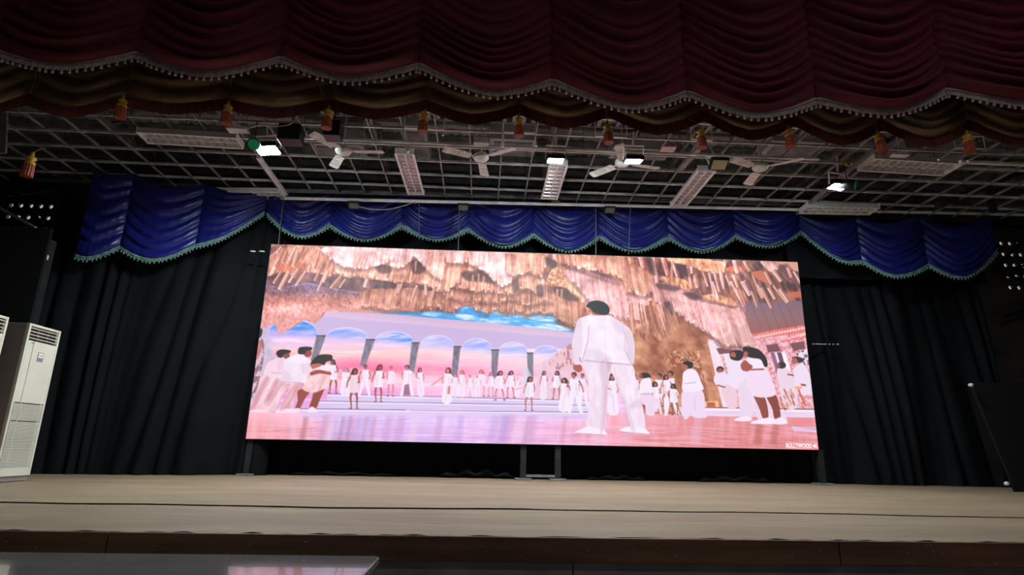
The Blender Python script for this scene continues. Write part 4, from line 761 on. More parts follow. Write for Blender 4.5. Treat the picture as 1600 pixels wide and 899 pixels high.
def fringe(name, edge, h, pitch, tw, th, m, root, strand, drop=0.):
    """corrugated band with a row of small tassels, following a lower edge"""
    mb = MB(); E = [Vector(p) for p in edge]; S = [0.]
    for a, b in zip(E, E[1:]): S.append(S[-1]+(b-a).length)
    def pos(s):
        i = 0
        while i < len(S)-2 and S[i+1] < s: i += 1
        t = (s-S[i])/max(1e-6, S[i+1]-S[i]); return E[i].lerp(E[i+1], t)
    n = max(4, int(S[-1]/strand)); P = []; F = []
    for i in range(n+1):
        p = pos(S[-1]*i/n)+Vector((0, -.012+(.006 if i % 2 else -.006), 0)); q = p+Vector((random.uniform(-.003, .003), 0, -h+(.10*h if i % 2 else 0)))
        P += [p+Vector((0, 0, .012)), q]
    F = [(2*i, 2*i+2, 2*i+3, 2*i+1) for i in range(n)]
    mb.add(P, F)
    P = []                                            # woven heading
    for i in range(n+1):
        p = pos(S[-1]*i/n); P += [p+Vector((0, -.026, .016)), p+Vector((0, -.026, -.016))]
    mb.add(P, F)
    k = max(1, int(S[-1]/pitch))
    for i in range(k):
        p = pos(S[-1]*(i+.5)/k)+Vector((random.uniform(-.008, .008), -.016, -h*.9))
        mb.lathe([(tw*.16, .02), (tw*.3, 0), (tw*.28, -th*.3), (tw*.5, -th*.75), (tw*.42, -th)], p, 7)
    o = mb.build(name, m, root); o['kind'] = 'stuff'; return o
YM = 6.6
mv = thing('maroon_valance', 'deep maroon velvet valance with silver fringe, gathered in swags across the top of the picture', 'curtain', (0, YM, 5))
pk = [(-215, 76), (-5, 80), (217, 85), (440, 92), (655, 102), (862, 127), (1071, 145), (1273, 156), (1474, 141), (1670, 150)]
lw = [(-110, 105), (110, 113), (330, 124), (548, 131), (765, 152), (975, 173), (1175, 186), (1378, 181), (1577, 168)]
def P_(q, Y): return at(q[0], q[1], Y)
for i in range(9):
    pts = [rel(mv, P_(pk[i], YM)), rel(mv, P_(lw[i], YM)), rel(mv, P_(pk[i+1], YM))]
    o, e = drape('swag', pts, 2.45, 13, .22, M['maroon'], mv, 30+i, curve=1.7, seam_amp=.3, deep=.9, billow=.6)
    fringe('fringe', e, .085, .087, .036, .05, M['cream'], mv, .016)
YG = 7.02
bv = thing('bronze_valance', 'bronze satin valance with rust bullion fringe, hanging just behind the maroon valance', 'curtain', (0, YG, 5))
pkx = [-90, 48, 197, 357, 517, 667, 811, 949, 1097, 1238, 1374, 1510, 1650]
pky = [150, 150, 152, 158, 158, 160, 166, 170, 176, 184, 190, 190, 196]
lwy = [176, 175, 170, 176, 178, 186, 192, 202, 210, 218, 221, 222]
for i in range(12):
    xm = (pkx[i]+pkx[i+1])/2
    pts = [rel(bv, P_((pkx[i], pky[i]), YG)), rel(bv, P_((xm, lwy[i]), YG)), rel(bv, P_((pkx[i+1], pky[i+1]), YG))]
    o, e = drape('swag', pts, 1.0, 6, .12, M['gold'], bv, 70+i, curve=1.6, seam_amp=.2, billow=.7, deep=.5)
    fringe('bullion_fringe', e, .155, 9, .02, .02, M['rust'], bv, .011)
YV = 10.60
def wing(x):
    if x < -3.83: return -.12-.29*(-3.83-x)
    if x > 6.2: return -.10-.10*(x-6.2)
    return -.12*max(0, 1-(x+3.83)) if x < -2.83 else (-.10*max(0, 1-(6.2-x)) if x > 5.2 else 0.)
def blue_valance(nm, label, pk, lw, top, seed, folds=5, sa=.35):
    r = thing(nm, label, 'curtain', (0, YV, 5))
    for i in range(len(lw)):
        def on(q):
            p = at(q[0], q[1], YV)
            for _ in range(6): p = at(q[0], q[1], YV+wing(p.x))
            return p-Vector((0, YV+wing(p.x), 5))
        pts = [on(pk[i]), on(lw[i]), on(pk[i+1])]
        x0 = pts[0].x
        o, e = drape('swag', pts, top, folds, .10, M['blue'], r, seed+i, base=wing, curve=1.75, seam_amp=sa, nu=24, per=9, deep=.9 if x0 > -3.9 and x0 < 6.1 else .55, billow=.5)
        fringe('fringe', e, .055, .062, .03, .035, M['teal'], r, .013)
    return r
blue_valance('blue_valance', 'long middle royal blue satin valance with teal fringe, hanging directly above the video wall', [(417, 333), (516, 352), (628, 353), (733, 358), (834, 366), (936, 370), (1044, 371), (1148, 369), (1250, 362)],
             [(468, 369), (572, 374), (682, 374), (786, 384), (886, 391), (990, 391), (1096, 392), (1200, 384)], .22, 200)
blue_valance('blue_valance', 'left royal blue satin valance, darker and lower, hanging over the left black curtain', [(118, 398), (189, 386), (306, 384), (414, 333)], [(146, 404), (243, 407), (352, 372)], .02, 230, 6)
blue_valance('blue_valance', 'right royal blue satin valance, hanging lower over the right black curtain', [(1250, 362), (1346, 408), (1449, 414), (1557, 390)], [(1304, 404), (1394, 431), (1503, 432)], .02, 260, 6)

def folds_curtain(name, label, x0, x1, yfn, z0fn, z1, n, amp, seed, m=None, skew=0.):
    r = thing(name, label, 'curtain', ((x0+x1)/2, yfn((x0+x1)/2), 0)); R = random.Random(seed); o = r.location
    ph = [R.uniform(0, 6) for _ in range(8)]
    def fn(u, v):
        x = x0+(x1-x0)*u; s_ = u*n+.5*math.sin(u*9+ph[0])*(.4+v)+.7*v*math.sin(u*5+ph[1])+.25*math.sin(u*23+ph[5])+skew*v*(1-v*.3)
        a = amp*(.5+.35*math.sin(u*13+ph[2]+v*2)+.25*math.sin(u*29+ph[6]))*(.6+.7*v)
        w = abs(math.sin(PI*s_))**.8
        y = yfn(x)-a*w-.03*v*math.sin(u*21+ph[3])
        z0 = z0fn(x); z = z1+(z0-z1)*v
        if v > .97: z = max(z, .004)+.0; y += .02*math.sin(u*70)
        return Vector((x+.03*v*math.sin(u*17+ph[4])-o.x, y-o.y, z))
    MB().grid(fn, n*14, 30).build('cloth', m or M['blackcloth'], r, True)
    return r
def wl(x): return 10.84-.27*(-3.6-x)
lc = folds_curtain('stage_curtain', 'black pleated stage curtain to the left of the video wall, falling to the stage', -7.35, -3.62, wl, lambda x: .004, 4.55, 13, .15, 5, skew=1.6)
def wr(x): return 11.1-.06*(x-6.2)
rc = folds_curtain('stage_curtain', 'black pleated stage curtain to the right of the video wall, falling to the stage', 6.1, 9.75, wr, lambda x: .004, 4.05, 12, .17, 9, skew=-1.4)
folds_curtain('backdrop_curtain', 'black backdrop cloth behind and below the video wall, bunched where it meets the stage', -4.3, 6.06, lambda x: 11.2, lambda x: .004, 5.3, 20, .10, 17)
for (a, b, h, lab) in [(-3.3, -1.4, .10, 'low heap of black cloth on the stage under the left half of the video wall'), (-.7, .65, .22, 'taller heap of black cloth just left of the paired screen legs'), (1.9, 3.0, .12, 'low heap of black cloth just right of the paired screen legs'), (3.9, 5.3, .16, 'curved heap of black cloth under the right end of the video wall')]:
    def f(u, v): return Vector((a+(b-a)*u, 11.0-.10*math.sin(PI*v)-.03*math.sin(u*17), .008+h*math.sin(PI*u)**.6*(1-v)*(.7+.3*math.sin(u*23))))
    bd = MB().grid(f, 40, 6); tag(bd.build('cloth_heap', M['blackcloth'], None, True), lab, 'cloth', 'black cloth heaps under the screen')
def header(x0, x1, Y, z0, z1, label):
    def f(u, v): return Vector((x0+(x1-x0)*u, Y-.02*math.sin(u*31)*v, z1+(z0-z1)*v))
    g = MB().grid(f, 60, 4); f2 = lambda u, v: f(u, v)+Vector((0, .03, 0)); g.grid(f2, 60, 4)
    tag(g.build('header_cloth', M['blackcloth'], None, True), label, 'cloth')
header(5.9, 9.9, 10.77, at(1400, 439, 10.77).z, 5.1, 'flat black header cloth above the right pleated curtain, under the blue fringe')
header(-4.0, 6.0, 11.0, 4.0, 5.2, 'flat black header cloth in the gap between the middle blue fringe and the video wall')
# bits on the curtains
for (px, py, lab) in [(395, 393, 'pale curtain clip at the top of the left black curtain, further from the video wall'), (409, 393, 'pale curtain clip at the top of the left black curtain, touching the video wall corner')]:
    p = at(px, py, 10.25); g = MB().lathe([(.012, -.02), (.035, -.012), (.03, .012), (.008, .02)], (0, 0, 0), 8)
    o = g.build('curtain_clip', M['whiteplastic'], None, True, loc=p); o.scale = (1.6, .6, .6); tag(o, lab, 'clip', 'clips on the left curtain')
tp = thing('painted_glints', 'broken line of pale pieces painted as glints on the right black curtain', 'tape', at(1290, 538, 10.80))
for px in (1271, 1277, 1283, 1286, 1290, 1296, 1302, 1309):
    p = at(px, 538+(px-1290)*.012, 10.80)-tp.location; MB().box(p, (.03+.015*(px % 3), .006, .022)).build('glint', M['paleglint'], tp)  # pale pieces stand in for light reflected off the folds

# flats, posts and trusses at the sides
def flat(name, label, P, t, m, cat='panel'):
    a = [Vector(p) for p in P]; mb = MB(); b = [p+Vector((0, t, 0)) for p in a]; n = len(a)
    mb.add(a+b, [tuple(range(n)), tuple(range(2*n-1, n-1, -1))]+[(i, n+i, n+(i+1) % n, (i+1) % n) for i in range(n)])
    return tag(mb.build(name, m), label, cat)
p0 = at(80, 357, 9.0)
flat('black_flat', 'tall plain black flat behind the white air conditioners at the far left', [(-10.4, 9.0, 0), (p0.x, 9.0, 0), (p0.x, 9.0, p0.z), (-10.4, 9.0, p0.z)], .05, M['blackflat'])
q0, q1 = at(1517, 597, 9.55), at(1577, 758, 9.55)
rf = flat('black_flat', 'slanted black flat leaning in front of the right curtain', [(q1.x, 9.45, .002), (11.6, 9.45, .002), (11.6, 9.55, q0.z), (q0.x, 9.55, q0.z)], .05, M['blackflat'])
for (px, py) in [(1517, 602), (1573, 756)]: MB().lathe([(.01, -.03), (.035, -.02), (.035, .02), (.01, .03)], (0, 0, 0), 10).build('knob', M['whiteplastic'], rf, True, loc=at(px, py, 9.44), label='small white knob')
pc = at(62, 450, 9.2)
tag(MB().span((-.09, -.08, 0), (.09, .08, 3.55)).build('steel_post', M['darksteel'], None, loc=(pc.x-.05, 9.2, 0)), 'dark steel post between the black flat and the left curtain', 'post')
tag(MB().lathe([(.02, -.05), (.05, -.03), (.05, .03), (.02, .05)], (0, 0, 0), 10).build('white_fitting', M['whiteplastic'], None, True, loc=at(70, 402, 9.11)), 'small white fitting on the dark steel post at the left', 'fitting')
a, b = at(-6, 322, 10.5), at(56, 357, 9.6)
tag(MB().tube([a, b], .028, 8).build('loose_pipe', M['pipe']), 'pale pipe slanting down to the black flat at the far left, below the vent holes', 'pipe')
def truss(label, segs, r=.05):
    t = thing('roof_truss', label, 'truss', segs[0][0]); o = t.location
    for k, (a, b, w) in enumerate(segs): MB().bar(Vector(a)-o, Vector(b)-o, w, w).build('chord' if w > .06 else 'strut', M['darksteel'], t)
YT = 12.3
truss('dark steel truss crossing the vent holes at the far left', [(at(-60, 312, YT), at(84, 295, YT), .09), (at(10, 285, YT), at(66, 350, YT), .06), (at(-40, 281, YT), at(95, 283, YT), .12), (at(-30, 372, YT), at(40, 345, YT), .05)])
truss('dark steel truss crossing the vent holes at the far right', [(at(1556, 352, YT), at(1700, 372, YT), .09), (at(1550, 425, YT), at(1660, 310, YT), .06), (at(1552, 421, YT), at(1680, 425, YT), .09), (at(1556, 424, YT), at(1680, 400, YT), .05), (at(1570, 495, YT), at(1690, 455, YT), .08), (at(1556, 424, YT), at(1690, 470, YT), .05)])
truss('dark steel roof truss reaching down to the grid at the upper right corner', [(at(1465, 322, 9.6), at(1610, 262, 9.6), .12), (at(1545, 292, 9.6), at(1552, 332, 9.6), .09), (at(1556, 298, 9.6), at(1700, 325, 9.6), .09), (at(1540, 296, 9.6), at(1680, 300, 9.6), .05)])
g = MB(); g.bar(at(6, 178, 8.0), at(4, 240, 8.0), .10, .03)
tag(g.build('hanging_plate', M['steel']), 'grey steel plate hanging at the far left edge below the maroon valance', 'plate')

# ---------------------------------------------------------------- open ceiling grid and its rods
GZ = 5.02
gr = thing('ceiling_grid', 'open grid of dusty white tee bars hanging over the stage, without its tiles', 'ceiling grid', (0, 9, GZ))
def tee(a, b):
    a, b = Vector(a), Vector(b); return MB().bar(a, b, .022, .006).bar(a+Vector((0, 0, .02)), b+Vector((0, 0, .02)), .006, .036)
gy0, gy1 = 7.4, 10.32
for k in range(-17, 24):
    x = -.298+.491*k
    if x > 10.9: break
    tee((x, gy0-9, 0), (x, gy1-9, 0)).build('tee_bar', M['tbar'], gr)
for y in (7.37, 7.86, 8.36, 8.865, 9.375, 9.87): tee((-8.6, y-9, -.01), (10.8, y-9, -.01)).build('tee_bar', M['tbar2'], gr)
rods = random.Random(3)
for k in range(-16, 22, 2):
    for y in (7.9, 9.4):
        x = -.298+.491*k+rods.uniform(-.03, .03); MB().tube([(x, y-9, 0), (x+rods.uniform(-.05, .05), y-9, LZ-GZ-.03)], .006, 5).build('hanger_rod', M['wire'], gr)
tag(MB().tube([at(446, 310, 10.22), at(1600, 335.5, 10.22), at(1720, 338, 10.22)], .030, 8).build('batten_pipe', M['pipe']), 'long white pipe under the back edge of the grid, before the blue valances', 'pipe')
tag(MB().bar(at(446, 298, 10.3), at(1250, 319, 10.3), .05, .06).build('edge_angle', M['steel']), 'grey steel angle just above the long white pipe at the back of the grid', 'angle bar')
tag(MB().bar(at(60, 282, 10.36), at(320, 290.5, 10.36), .05, .06).build('edge_angle', M['steel']), 'dim grey edge bar of the grid above the left blue valance', 'angle bar')
tag(MB().tube([at(461, 215.5, 7.95), at(640, 222.5, 7.95), at(830, 232, 7.95), at(1140, 244, 7.95), at(1280, 249, 7.95)], .022, 8).build('lighting_pipe', M['pipe']), 'white lighting pipe across the front of the grid, holding fans and floodlights', 'pipe')
tag(MB().tube([at(1500, 253, 7.6), at(1700, 261, 7.6)], .032, 8).build('lighting_pipe', M['pipe']), 'thick pale pipe to the right of the right front troffer', 'pipe')
def strut(px0, py0, px1, py1, w, lab, z=GZ-.03, m='pipe'):
    tag(MB().bar(at(px0, py0, Z=z), at(px1, py1, Z=z), w, .05).build('grid_strut', M[m]), lab, 'strut')
strut(404, 246, 449, 308, .075, 'pale strut running back from the left lit floodlight to the long white pipe')
strut(1368, 232, 1246, 334, .07, 'pale strut running from the upper right down to the back right troffer', m='tbar')
strut(1092, 232, 1060, 268, .08, 'short grey strut in front of the unlit yellow floodlight', m='steel')
def post(px0, py0, px1, py1, Y, w, lab):
    tag(MB().bar(at(px0, py0, Y), at(px1, py1, Y), w, .04).build('hanging_post', M['pipe']), lab, 'post')
post(627, 203, 638, 238, 8.0, .07, 'flat white post holding the left depthwise troffer')
def pipe_frame(pts, Y, lab):
    t = MB(); q = [at(x, y, Y) for x, y in pts]
    t.tube(q, .017, 6)
    for p in (q[len(q)//2-1], q[len(q)//2]): t.tube([p, (p.x, p.y, 6.2)], .006, 5)
    tag(t.build('pipe_frame', M['pipe']), lab, 'frame')
pipe_frame([(632, 199), (694, 203), (692, 212)], 7.5, 'white pipe frame above the left depthwise troffer')
pipe_frame([(785, 229), (787, 206), (836, 208), (838, 229)], 7.6, 'white square pipe frame behind the rust fringe right of the second fan')
pipe_frame([(1466, 250), (1493, 231), (1540, 233), (1512, 252)], 7.4, 'white slanted pipe frame above the right front troffer')
pipe_frame([(930, 212), (980, 215)], 7.3, 'white pipe end behind the tassel above the third fan')
pipe_frame([(1080, 217), (1113, 219)], 7.3, 'white pipe end behind the tassel above the right depthwise troffer')
tr = thing('cable_tray', 'slotted metal cable tray running across above the front of the grid', 'cable tray', (1.2, 8.3, 5.55))
for dy in (-.12, .12): MB().span((-3.9, dy-.01, -.04), (5.2, dy+.01, .04)).build('rail', M['steel'], tr)
for k in range(60): MB().span((-3.85+k*.15, -.12, -.03), (-3.79+k*.15, .12, -.01)).build('rung', M['tbar'], tr)
for (x0, z) in [(-6.5, 5.75), (-4.4, 5.7), (-2.0, 5.8), (1.1, 5.7), (3.5, 5.8), (6.2, 5.7), (8.4, 5.8)]:
    y0, y1 = 7.5, 12.2; t = thing('roof_girder', 'grey zigzag roof girder above the grid, ' + {-6.5: 'over the left blue valance', -4.4: 'left of the left lit floodlight', -2.0: 'above the first fan', 1.1: 'over the middle lit floodlight', 3.5: 'over the unlit yellow floodlight', 6.2: 'over the right lit floodlight', 8.4: 'at the right end of the grid'}[x0], 'girder', (x0, y0, z))
    MB().bar((0, 0, 0), (0, y1-y0, 0), .05, .05).build('chord', M['steel'], t); MB().bar((0, 0, .3), (0, y1-y0, .3), .05, .05).build('chord', M['steel'], t)
    for k in range(12):
        a = (y1-y0)*k/12; b = (y1-y0)*(k+1)/12; MB().bar((0, a, .0 if k % 2 else .3), (0, b, .3 if k % 2 else .0), .025, .025).build('strut', M['steel'], t)
for i, (x, y, z, sx, sy, sz, lab) in enumerate([(-2.6, 9.5, 5.6, .9, .5, .3, 'grey duct box above the grid left of the left depthwise troffer'), (-1.2, 9.0, 5.5, .35, 1.2, .25, 'grey duct box above the grid behind the first fan'), (.4, 9.3, 5.7, .8, .6, .3, 'grey duct box above the grid behind the second fan'),
                                     (2.6, 9.2, 5.6, 1.0, .4, .25, 'grey duct box above the grid behind the third fan'), (5.1, 8.8, 5.6, .9, .5, .25, 'grey duct box above the grid beside the fourth fan'), (7.5, 8.9, 5.6, 1.2, .7, .3, 'grey duct box above the grid behind the right front troffer')]):
    t = thing('duct_box', lab, 'duct', (x, y, z)); MB().box((0, 0, 0), (sx, sy, sz)).build('casing', M['roof'], t, bevel=.01)
    MB().box((0, 0, -sz/2-.01), (sx*.8, sy*.7, .02)).build('cover', M['steel'], t); MB().tube([(0, 0, sz/2), (0, 0, LZ-z-.03)], .012, 6).build('hanger', M['wire'], t)

# ---------------------------------------------------------------- louvred troffers (all off)
_slat = {}
def troffer(A, B, w, lab, z=4.90, side=None):
    """A, B = ends of the centre line on the floor plan"""
    A, B = Vector((A.x, A.y, 0)), Vector((B.x, B.y, 0)); d = B-A; L = d.length; ang = math.atan2(d.y, d.x)
    t = thing('louvre_troffer', lab, 'ceiling light', ((A.x+B.x)/2, (A.y+B.y)/2, z), (0, 0, ang), 'unlit louvred ceiling lights'); h = .10
    hw = w/2
    mb = MB(); c = .06
    prof = [(-hw, 0), (-hw+.012, 0), (-hw+.012+c*.2, h-.01), (hw-.012-c*.2, h-.01), (hw-.012, 0), (hw, 0), (hw-.03, h), (-hw+.03, h)]
    n = len(prof); P = [Vector((x, y, zz)) for x in (-L/2, L/2) for y, zz in prof]
    mb.add(P, [(i, (i+1) % n, n+(i+1) % n, n+i) for i in range(n)])
    mb.build('housing', M['enamel'], t)
    for s_ in (-1, 1): MB().span((s_*(L/2-.012), -hw, 0), (s_*L/2, hw, h)).build('end_cap', M['enamel'], t)
    for y in (-hw*.45, hw*.45): MB().tube([(-L/2+.03, y, .06), (L/2-.03, y, .06)], .013, 8).build('fluorescent_tube', M['tube'], t)
    MB().span((-L/2+.01, -.008, .004), (L/2-.01, .008, .05)).span((-L/2, -hw-.004, -.004), (L/2, -hw+.03, .006)).span((-L/2, hw-.03, -.004), (L/2, hw+.004, .006)).build('louvre_frame', M['enamel'], t)
    k = max(8, int(L/.125)); key = round(w, 3)
    if key not in _slat:
        m = MB(); m.add([(-.012, -hw+.02, .045), (.012, -hw+.02, .045), (0, -hw+.02, .002), (-.012, hw-.02, .045), (.012, hw-.02, .045), (0, hw-.02, .002)], [(0, 3, 4, 1), (1, 4, 5, 2), (2, 5, 3, 0), (0, 1, 2), (3, 5, 4)]); _slat[key] = m.mesh('louvre_slat', M['louvre'])
    for i in range(1, k): link('louvre_slat', _slat[key], t, loc=(-L/2+L*i/k, 0, 0))
    for s_ in (-.3, .3): MB().tube([(L*s_, 0, h), (L*s_, 0, h+.25)], .006, 5).build('hanger_rod', M['wire'], t)
    return t
def zz(px, py, z=4.90): return at(px, py, Z=z)
def mid(a, b): return (a+b)/2
troffer(mid(zz(214, 209), zz(228, 222)), mid(zz(369, 219), zz(380.5, 230)), .34, 'unlit louvred light lying crosswise at the upper left, beside the left lit floodlight')
troffer(mid(zz(308, 300), zz(316, 311)), mid(zz(447, 301), zz(437, 312)), .34, 'unlit louvred light lying crosswise at the back left, before the blue valance')
troffer(mid(zz(617, 241), zz(646.5, 240)), mid(zz(638, 304.6), zz(662.5, 304.6)), .30, 'unlit louvred light running depthwise between the first and second fans')
troffer(mid(zz(858, 258), zz(887.5, 258.3)), mid(zz(846, 312), zz(870, 312)), .30, 'unlit louvred light running depthwise behind the middle lit floodlight')
troffer(mid(zz(1091, 266), zz(1118, 269)), mid(zz(1048, 322), zz(1071, 324)), .30, 'unlit louvred light running depthwise below the unlit yellow floodlight')
troffer(mid(zz(1362, 249), zz(1344, 266)), mid(zz(1501, 259), zz(1481, 273)), .42, 'unlit louvred light lying crosswise at the upper right, under the rust fringe')
troffer(mid(zz(1256, 326), zz(1246, 338))+Vector((0, -.1, 0)), mid(zz(1374, 328), zz(1350, 340))+Vector((0, -.1, 0)), .34, 'unlit louvred light lying crosswise at the back right, before the blue valance')

# ---------------------------------------------------------------- ceiling fans
def fan(cx, cy, z, a0, lab, zt, proto=[None]):
    t = thing('ceiling_fan', lab, 'fan', (cx, cy, z), (0, 0, a0), 'cream ceiling fans')
    MB().lathe([(.02, .075), (.07, .07), (.115, .03), (.12, -.005), (.10, -.035), (.05, -.05), (.012, -.053)], n=24).build('motor', M['fan'], t, True)
    MB().tube([(0, 0, .07), (0, 0, zt-z)], .012, 8).build('down_rod', M['fan'], t)
    MB().lathe([(.02, zt-z-.09), (.06, zt-z-.05), (.065, zt-z), (.02, zt-z+.01)], n=16).build('canopy', M['fan'], t, True)
    for k in range(3):
        M3 = Matrix.Rotation(2*PI*k/3, 3, 'Z')
        b = MB()
        def f(u, v): r = .17+.43*u; w = .062+.014*u-(.02 if u > .97 else 0); return M3 @ Vector((r, (v-.5)*2*w, -.012+.014*(v-.5)*2))
        b.grid(f, 10, 4); b.grid(lambda u, v: f(u, v)+Vector((0, 0, .004)), 10, 4)
        bl = b.build('blade', M['fanblade'], t)
        MB().bar(M3 @ Vector((.09, 0, .0)), M3 @ Vector((.24, 0, -.008)), .035, .008).build('blade_arm', M['fan'], bl)
    return t
def fan_at(tips, z, lab, zt=5.5):
    P = [at(x, y, Z=z) for x, y in tips]; c = sum(P, Vector())/len(P)
    if len(P) == 2: c = None
    return c, P
for hub, tips, lab in [((535.8, 239), [(601.6, 237), (483, 206.7), (522.4, 261)], 'cream three-blade ceiling fan beside the left lit floodlight'), ((752, 246), [(801, 231.6), (694.4, 231.6), (758.4, 273.5)], 'cream three-blade ceiling fan hanging in the middle, below the white box'),
                       ((973, 255), [(1031, 262.8), (968, 226), (921.5, 271.7)], 'cream three-blade ceiling fan partly hidden by the right-hand lit floodlight of the middle pair'), ((1195, 258), [(1248.3, 248.5), (1139.7, 247.7), (1177, 286.8)], 'cream three-blade ceiling fan with a yellow-green cord, right of the unlit floodlight')]:
    z = 4.70; c, P = fan_at(tips, z, lab); a = math.atan2(P[0].y-c.y, P[0].x-c.x); f_ = fan(c.x, c.y, z, a, lab, 5.45)
    if 'cord' in lab: MB().tube([(.02, .02, .06), (.05, -.03, .16), (-.01, .01, .3), (.0, .02, .5)], .012, 6).build('cord', M['yellowgreen'], f_)

# ---------------------------------------------------------------- floodlights
def flood(px, py, z, lab, w, d, lens, tilt=0., yaw=0., roll=0., up=True, gel=None, bracket=.45, P=None):
    p = P or at(px, py, Z=z); t = thing('flood_light', lab, 'floodlight', p, (tilt, roll, yaw))
    h = MB(); h.span((-w/2-.025, -d/2-.02, .006), (w/2+.025, d/2+.02, .07)); h.build('housing', M['blackmetal'], t, bevel=.008)
    fn = MB()
    for k in range(9): fn.span((-w/2+w*k/8-.004, -d/2, .07), (-w/2+w*k/8+.004, d/2, .10))
    fn.build('cooling_fins', M['blackmetal'], t)
    MB().span((-w/2, -d/2, .0), (w/2, d/2, .005)).build('lens', M[lens], t)
    b = MB(); e = w/2+.035
    if up: b.span((-e-.008, -.02, .03), (-e, .02, .24)).span((e, -.02, .03), (e+.008, .02, .24)).span((-e, -.02, .232), (e, .02, .24)).tube([(0, 0, .24), (0, 0, .24+bracket)], .016, 6)
    else: b.span((-e-.008, -.02, .03), (-e, .02, .14)).span((e, -.02, .03), (e+.008, .02, .14)).span((-e, -.02, .132), (e, .02, .14))
    b.build('bracket', M['pipe'] if up else M['blackmetal'], t)
    return t
flood(418, 236, 4.62, 'dazzling white lit floodlight at the left, under a green-lensed lamp', .28, .27, 'lens_on', .06, roll=-.12)
flood(868, 252, 4.66, 'lit white floodlight in front of the middle depthwise troffer', .22, .19, 'lens_on', .16)
flood(990, 253, 4.48, 'lit white floodlight in front of the third fan', .21, .17, 'lens_on', .16, bracket=.2)
flood(1310, 293, 4.62, 'lit white floodlight on a white rod at the right, with a green-lensed lamp beside it', .24, .20, 'lens_on', .04, .12, .06, bracket=.3)
flood(1124, 258, 4.72, 'unlit floodlight with a yellowish panel, between the third and fourth fans', .22, .16, 'lens_off', -.55)
for (px, py, lab) in [(553, 318, 'small unlit black floodlight under the white pipe, below the first fan'), (724, 321, 'small unlit black floodlight under the white pipe, right of the left depthwise troffer'), (868, 314, 'small unlit black floodlight at the back end of the middle depthwise troffer'), (953, 325, 'small unlit black floodlight under the white pipe, right of the middle depthwise troffer')]:
    p = at(px, py, 10.22); flood(0, 0, 0, lab,   .16, .10, 'lens_glass', -.75, 0, up=False, P=p-Vector((0, 0, .05)))
def par(px, py, Y, lab, ax):
    t = thing('par_lamp', lab, 'stage lamp', at(px, py, Y), (0, 0, 0)); ax = Vector(ax).normalized()
    MB().tube([ax*.01, -ax*.10, -ax*.24, -ax*.27], [.085, .085, .07, .03], 18).build('can', M['black'], t, True)
    MB().tube([ax*.012, ax*.02], [.075, .07], 18).build('lens', M['greengel'], t)
    MB().tube([Vector((0, 0, .08))-ax*.1, Vector((0, 0, .35))-ax*.1], .008, 6).build('bracket', M['darksteel'], t)
par(1335, 289, 8.25, 'black lamp with a round green lens, right of the right lit floodlight', (.75, -.6, -.35))
par(396, 225, 7.62, 'black lamp with a green lens, just left of the left lit floodlight', (.25, -.8, -.4))
def speaker(px, py, Y, w, h, lab):
    t = thing('hanging_speaker', lab, 'speaker', at(px, py, Y))
    MB().box((0, 0, 0), (w, .22, h)).build('cabinet', M['black'], t, bevel=.01); MB().box((0, -.113, 0), (w*.88, .006, h*.88)).build('grille', M['blackmetal'], t)
    MB().tube([(0, 0, h/2), (0, 0, h/2+.6)], .012, 6).build('hanger', M['darksteel'], t)
speaker(455, 211, 7.6, .31, .24, 'black box speaker hanging right of the left lit floodlight')
speaker(521, 205, 7.6, .23, .24, 'smaller black box speaker hanging above the first fan')
tag(MB().box((0, 0, 0), (.22, .12, .10)).build('junction_box', M['whiteplastic'], None, bevel=.006, loc=at(752, 221.5, 7.9)), 'white rectangular box above the second fan', 'box')
tag(MB().box((0, 0, 0), (.2, .16, .02)).tube([(0, 0, 0), (0, 0, 1.4)], .006, 5).build('loose_board', M['pinkboard'], None, loc=at(1044, 233, 7.7)), 'small pale pink board stuck under the rust fringe right of the third fan', 'board')
tag(MB().box((0, 0, 0), (.06, .05, .06)).tube([(0, 0, 0), (0, 0, 1.4)], .006, 5).build('socket', M['yellow'], None, bevel=.005, loc=at(1324.5, 256.5, 8.1)), 'small yellow socket on the grid above the right lit floodlight', 'socket')
tag(MB().box((0, 0, 0), (.24, .10, .02)).tube([(0, 0, 0), (0, 0, 1.4)], .006, 5).build('loose_board', M['whiteplastic'], None, loc=at(1406, 243, 7.6)), 'pale board lying on the grid above the right front troffer', 'board')
tag(MB().box((0, 0, 0), (.28, .14, .04)).tube([(0, 0, 0), (0, 0, 1.4)], .006, 5).build('loose_board', M['enamel'], None, loc=at(372, 203, 7.7)), 'pale board above the upper left crosswise troffer', 'board')

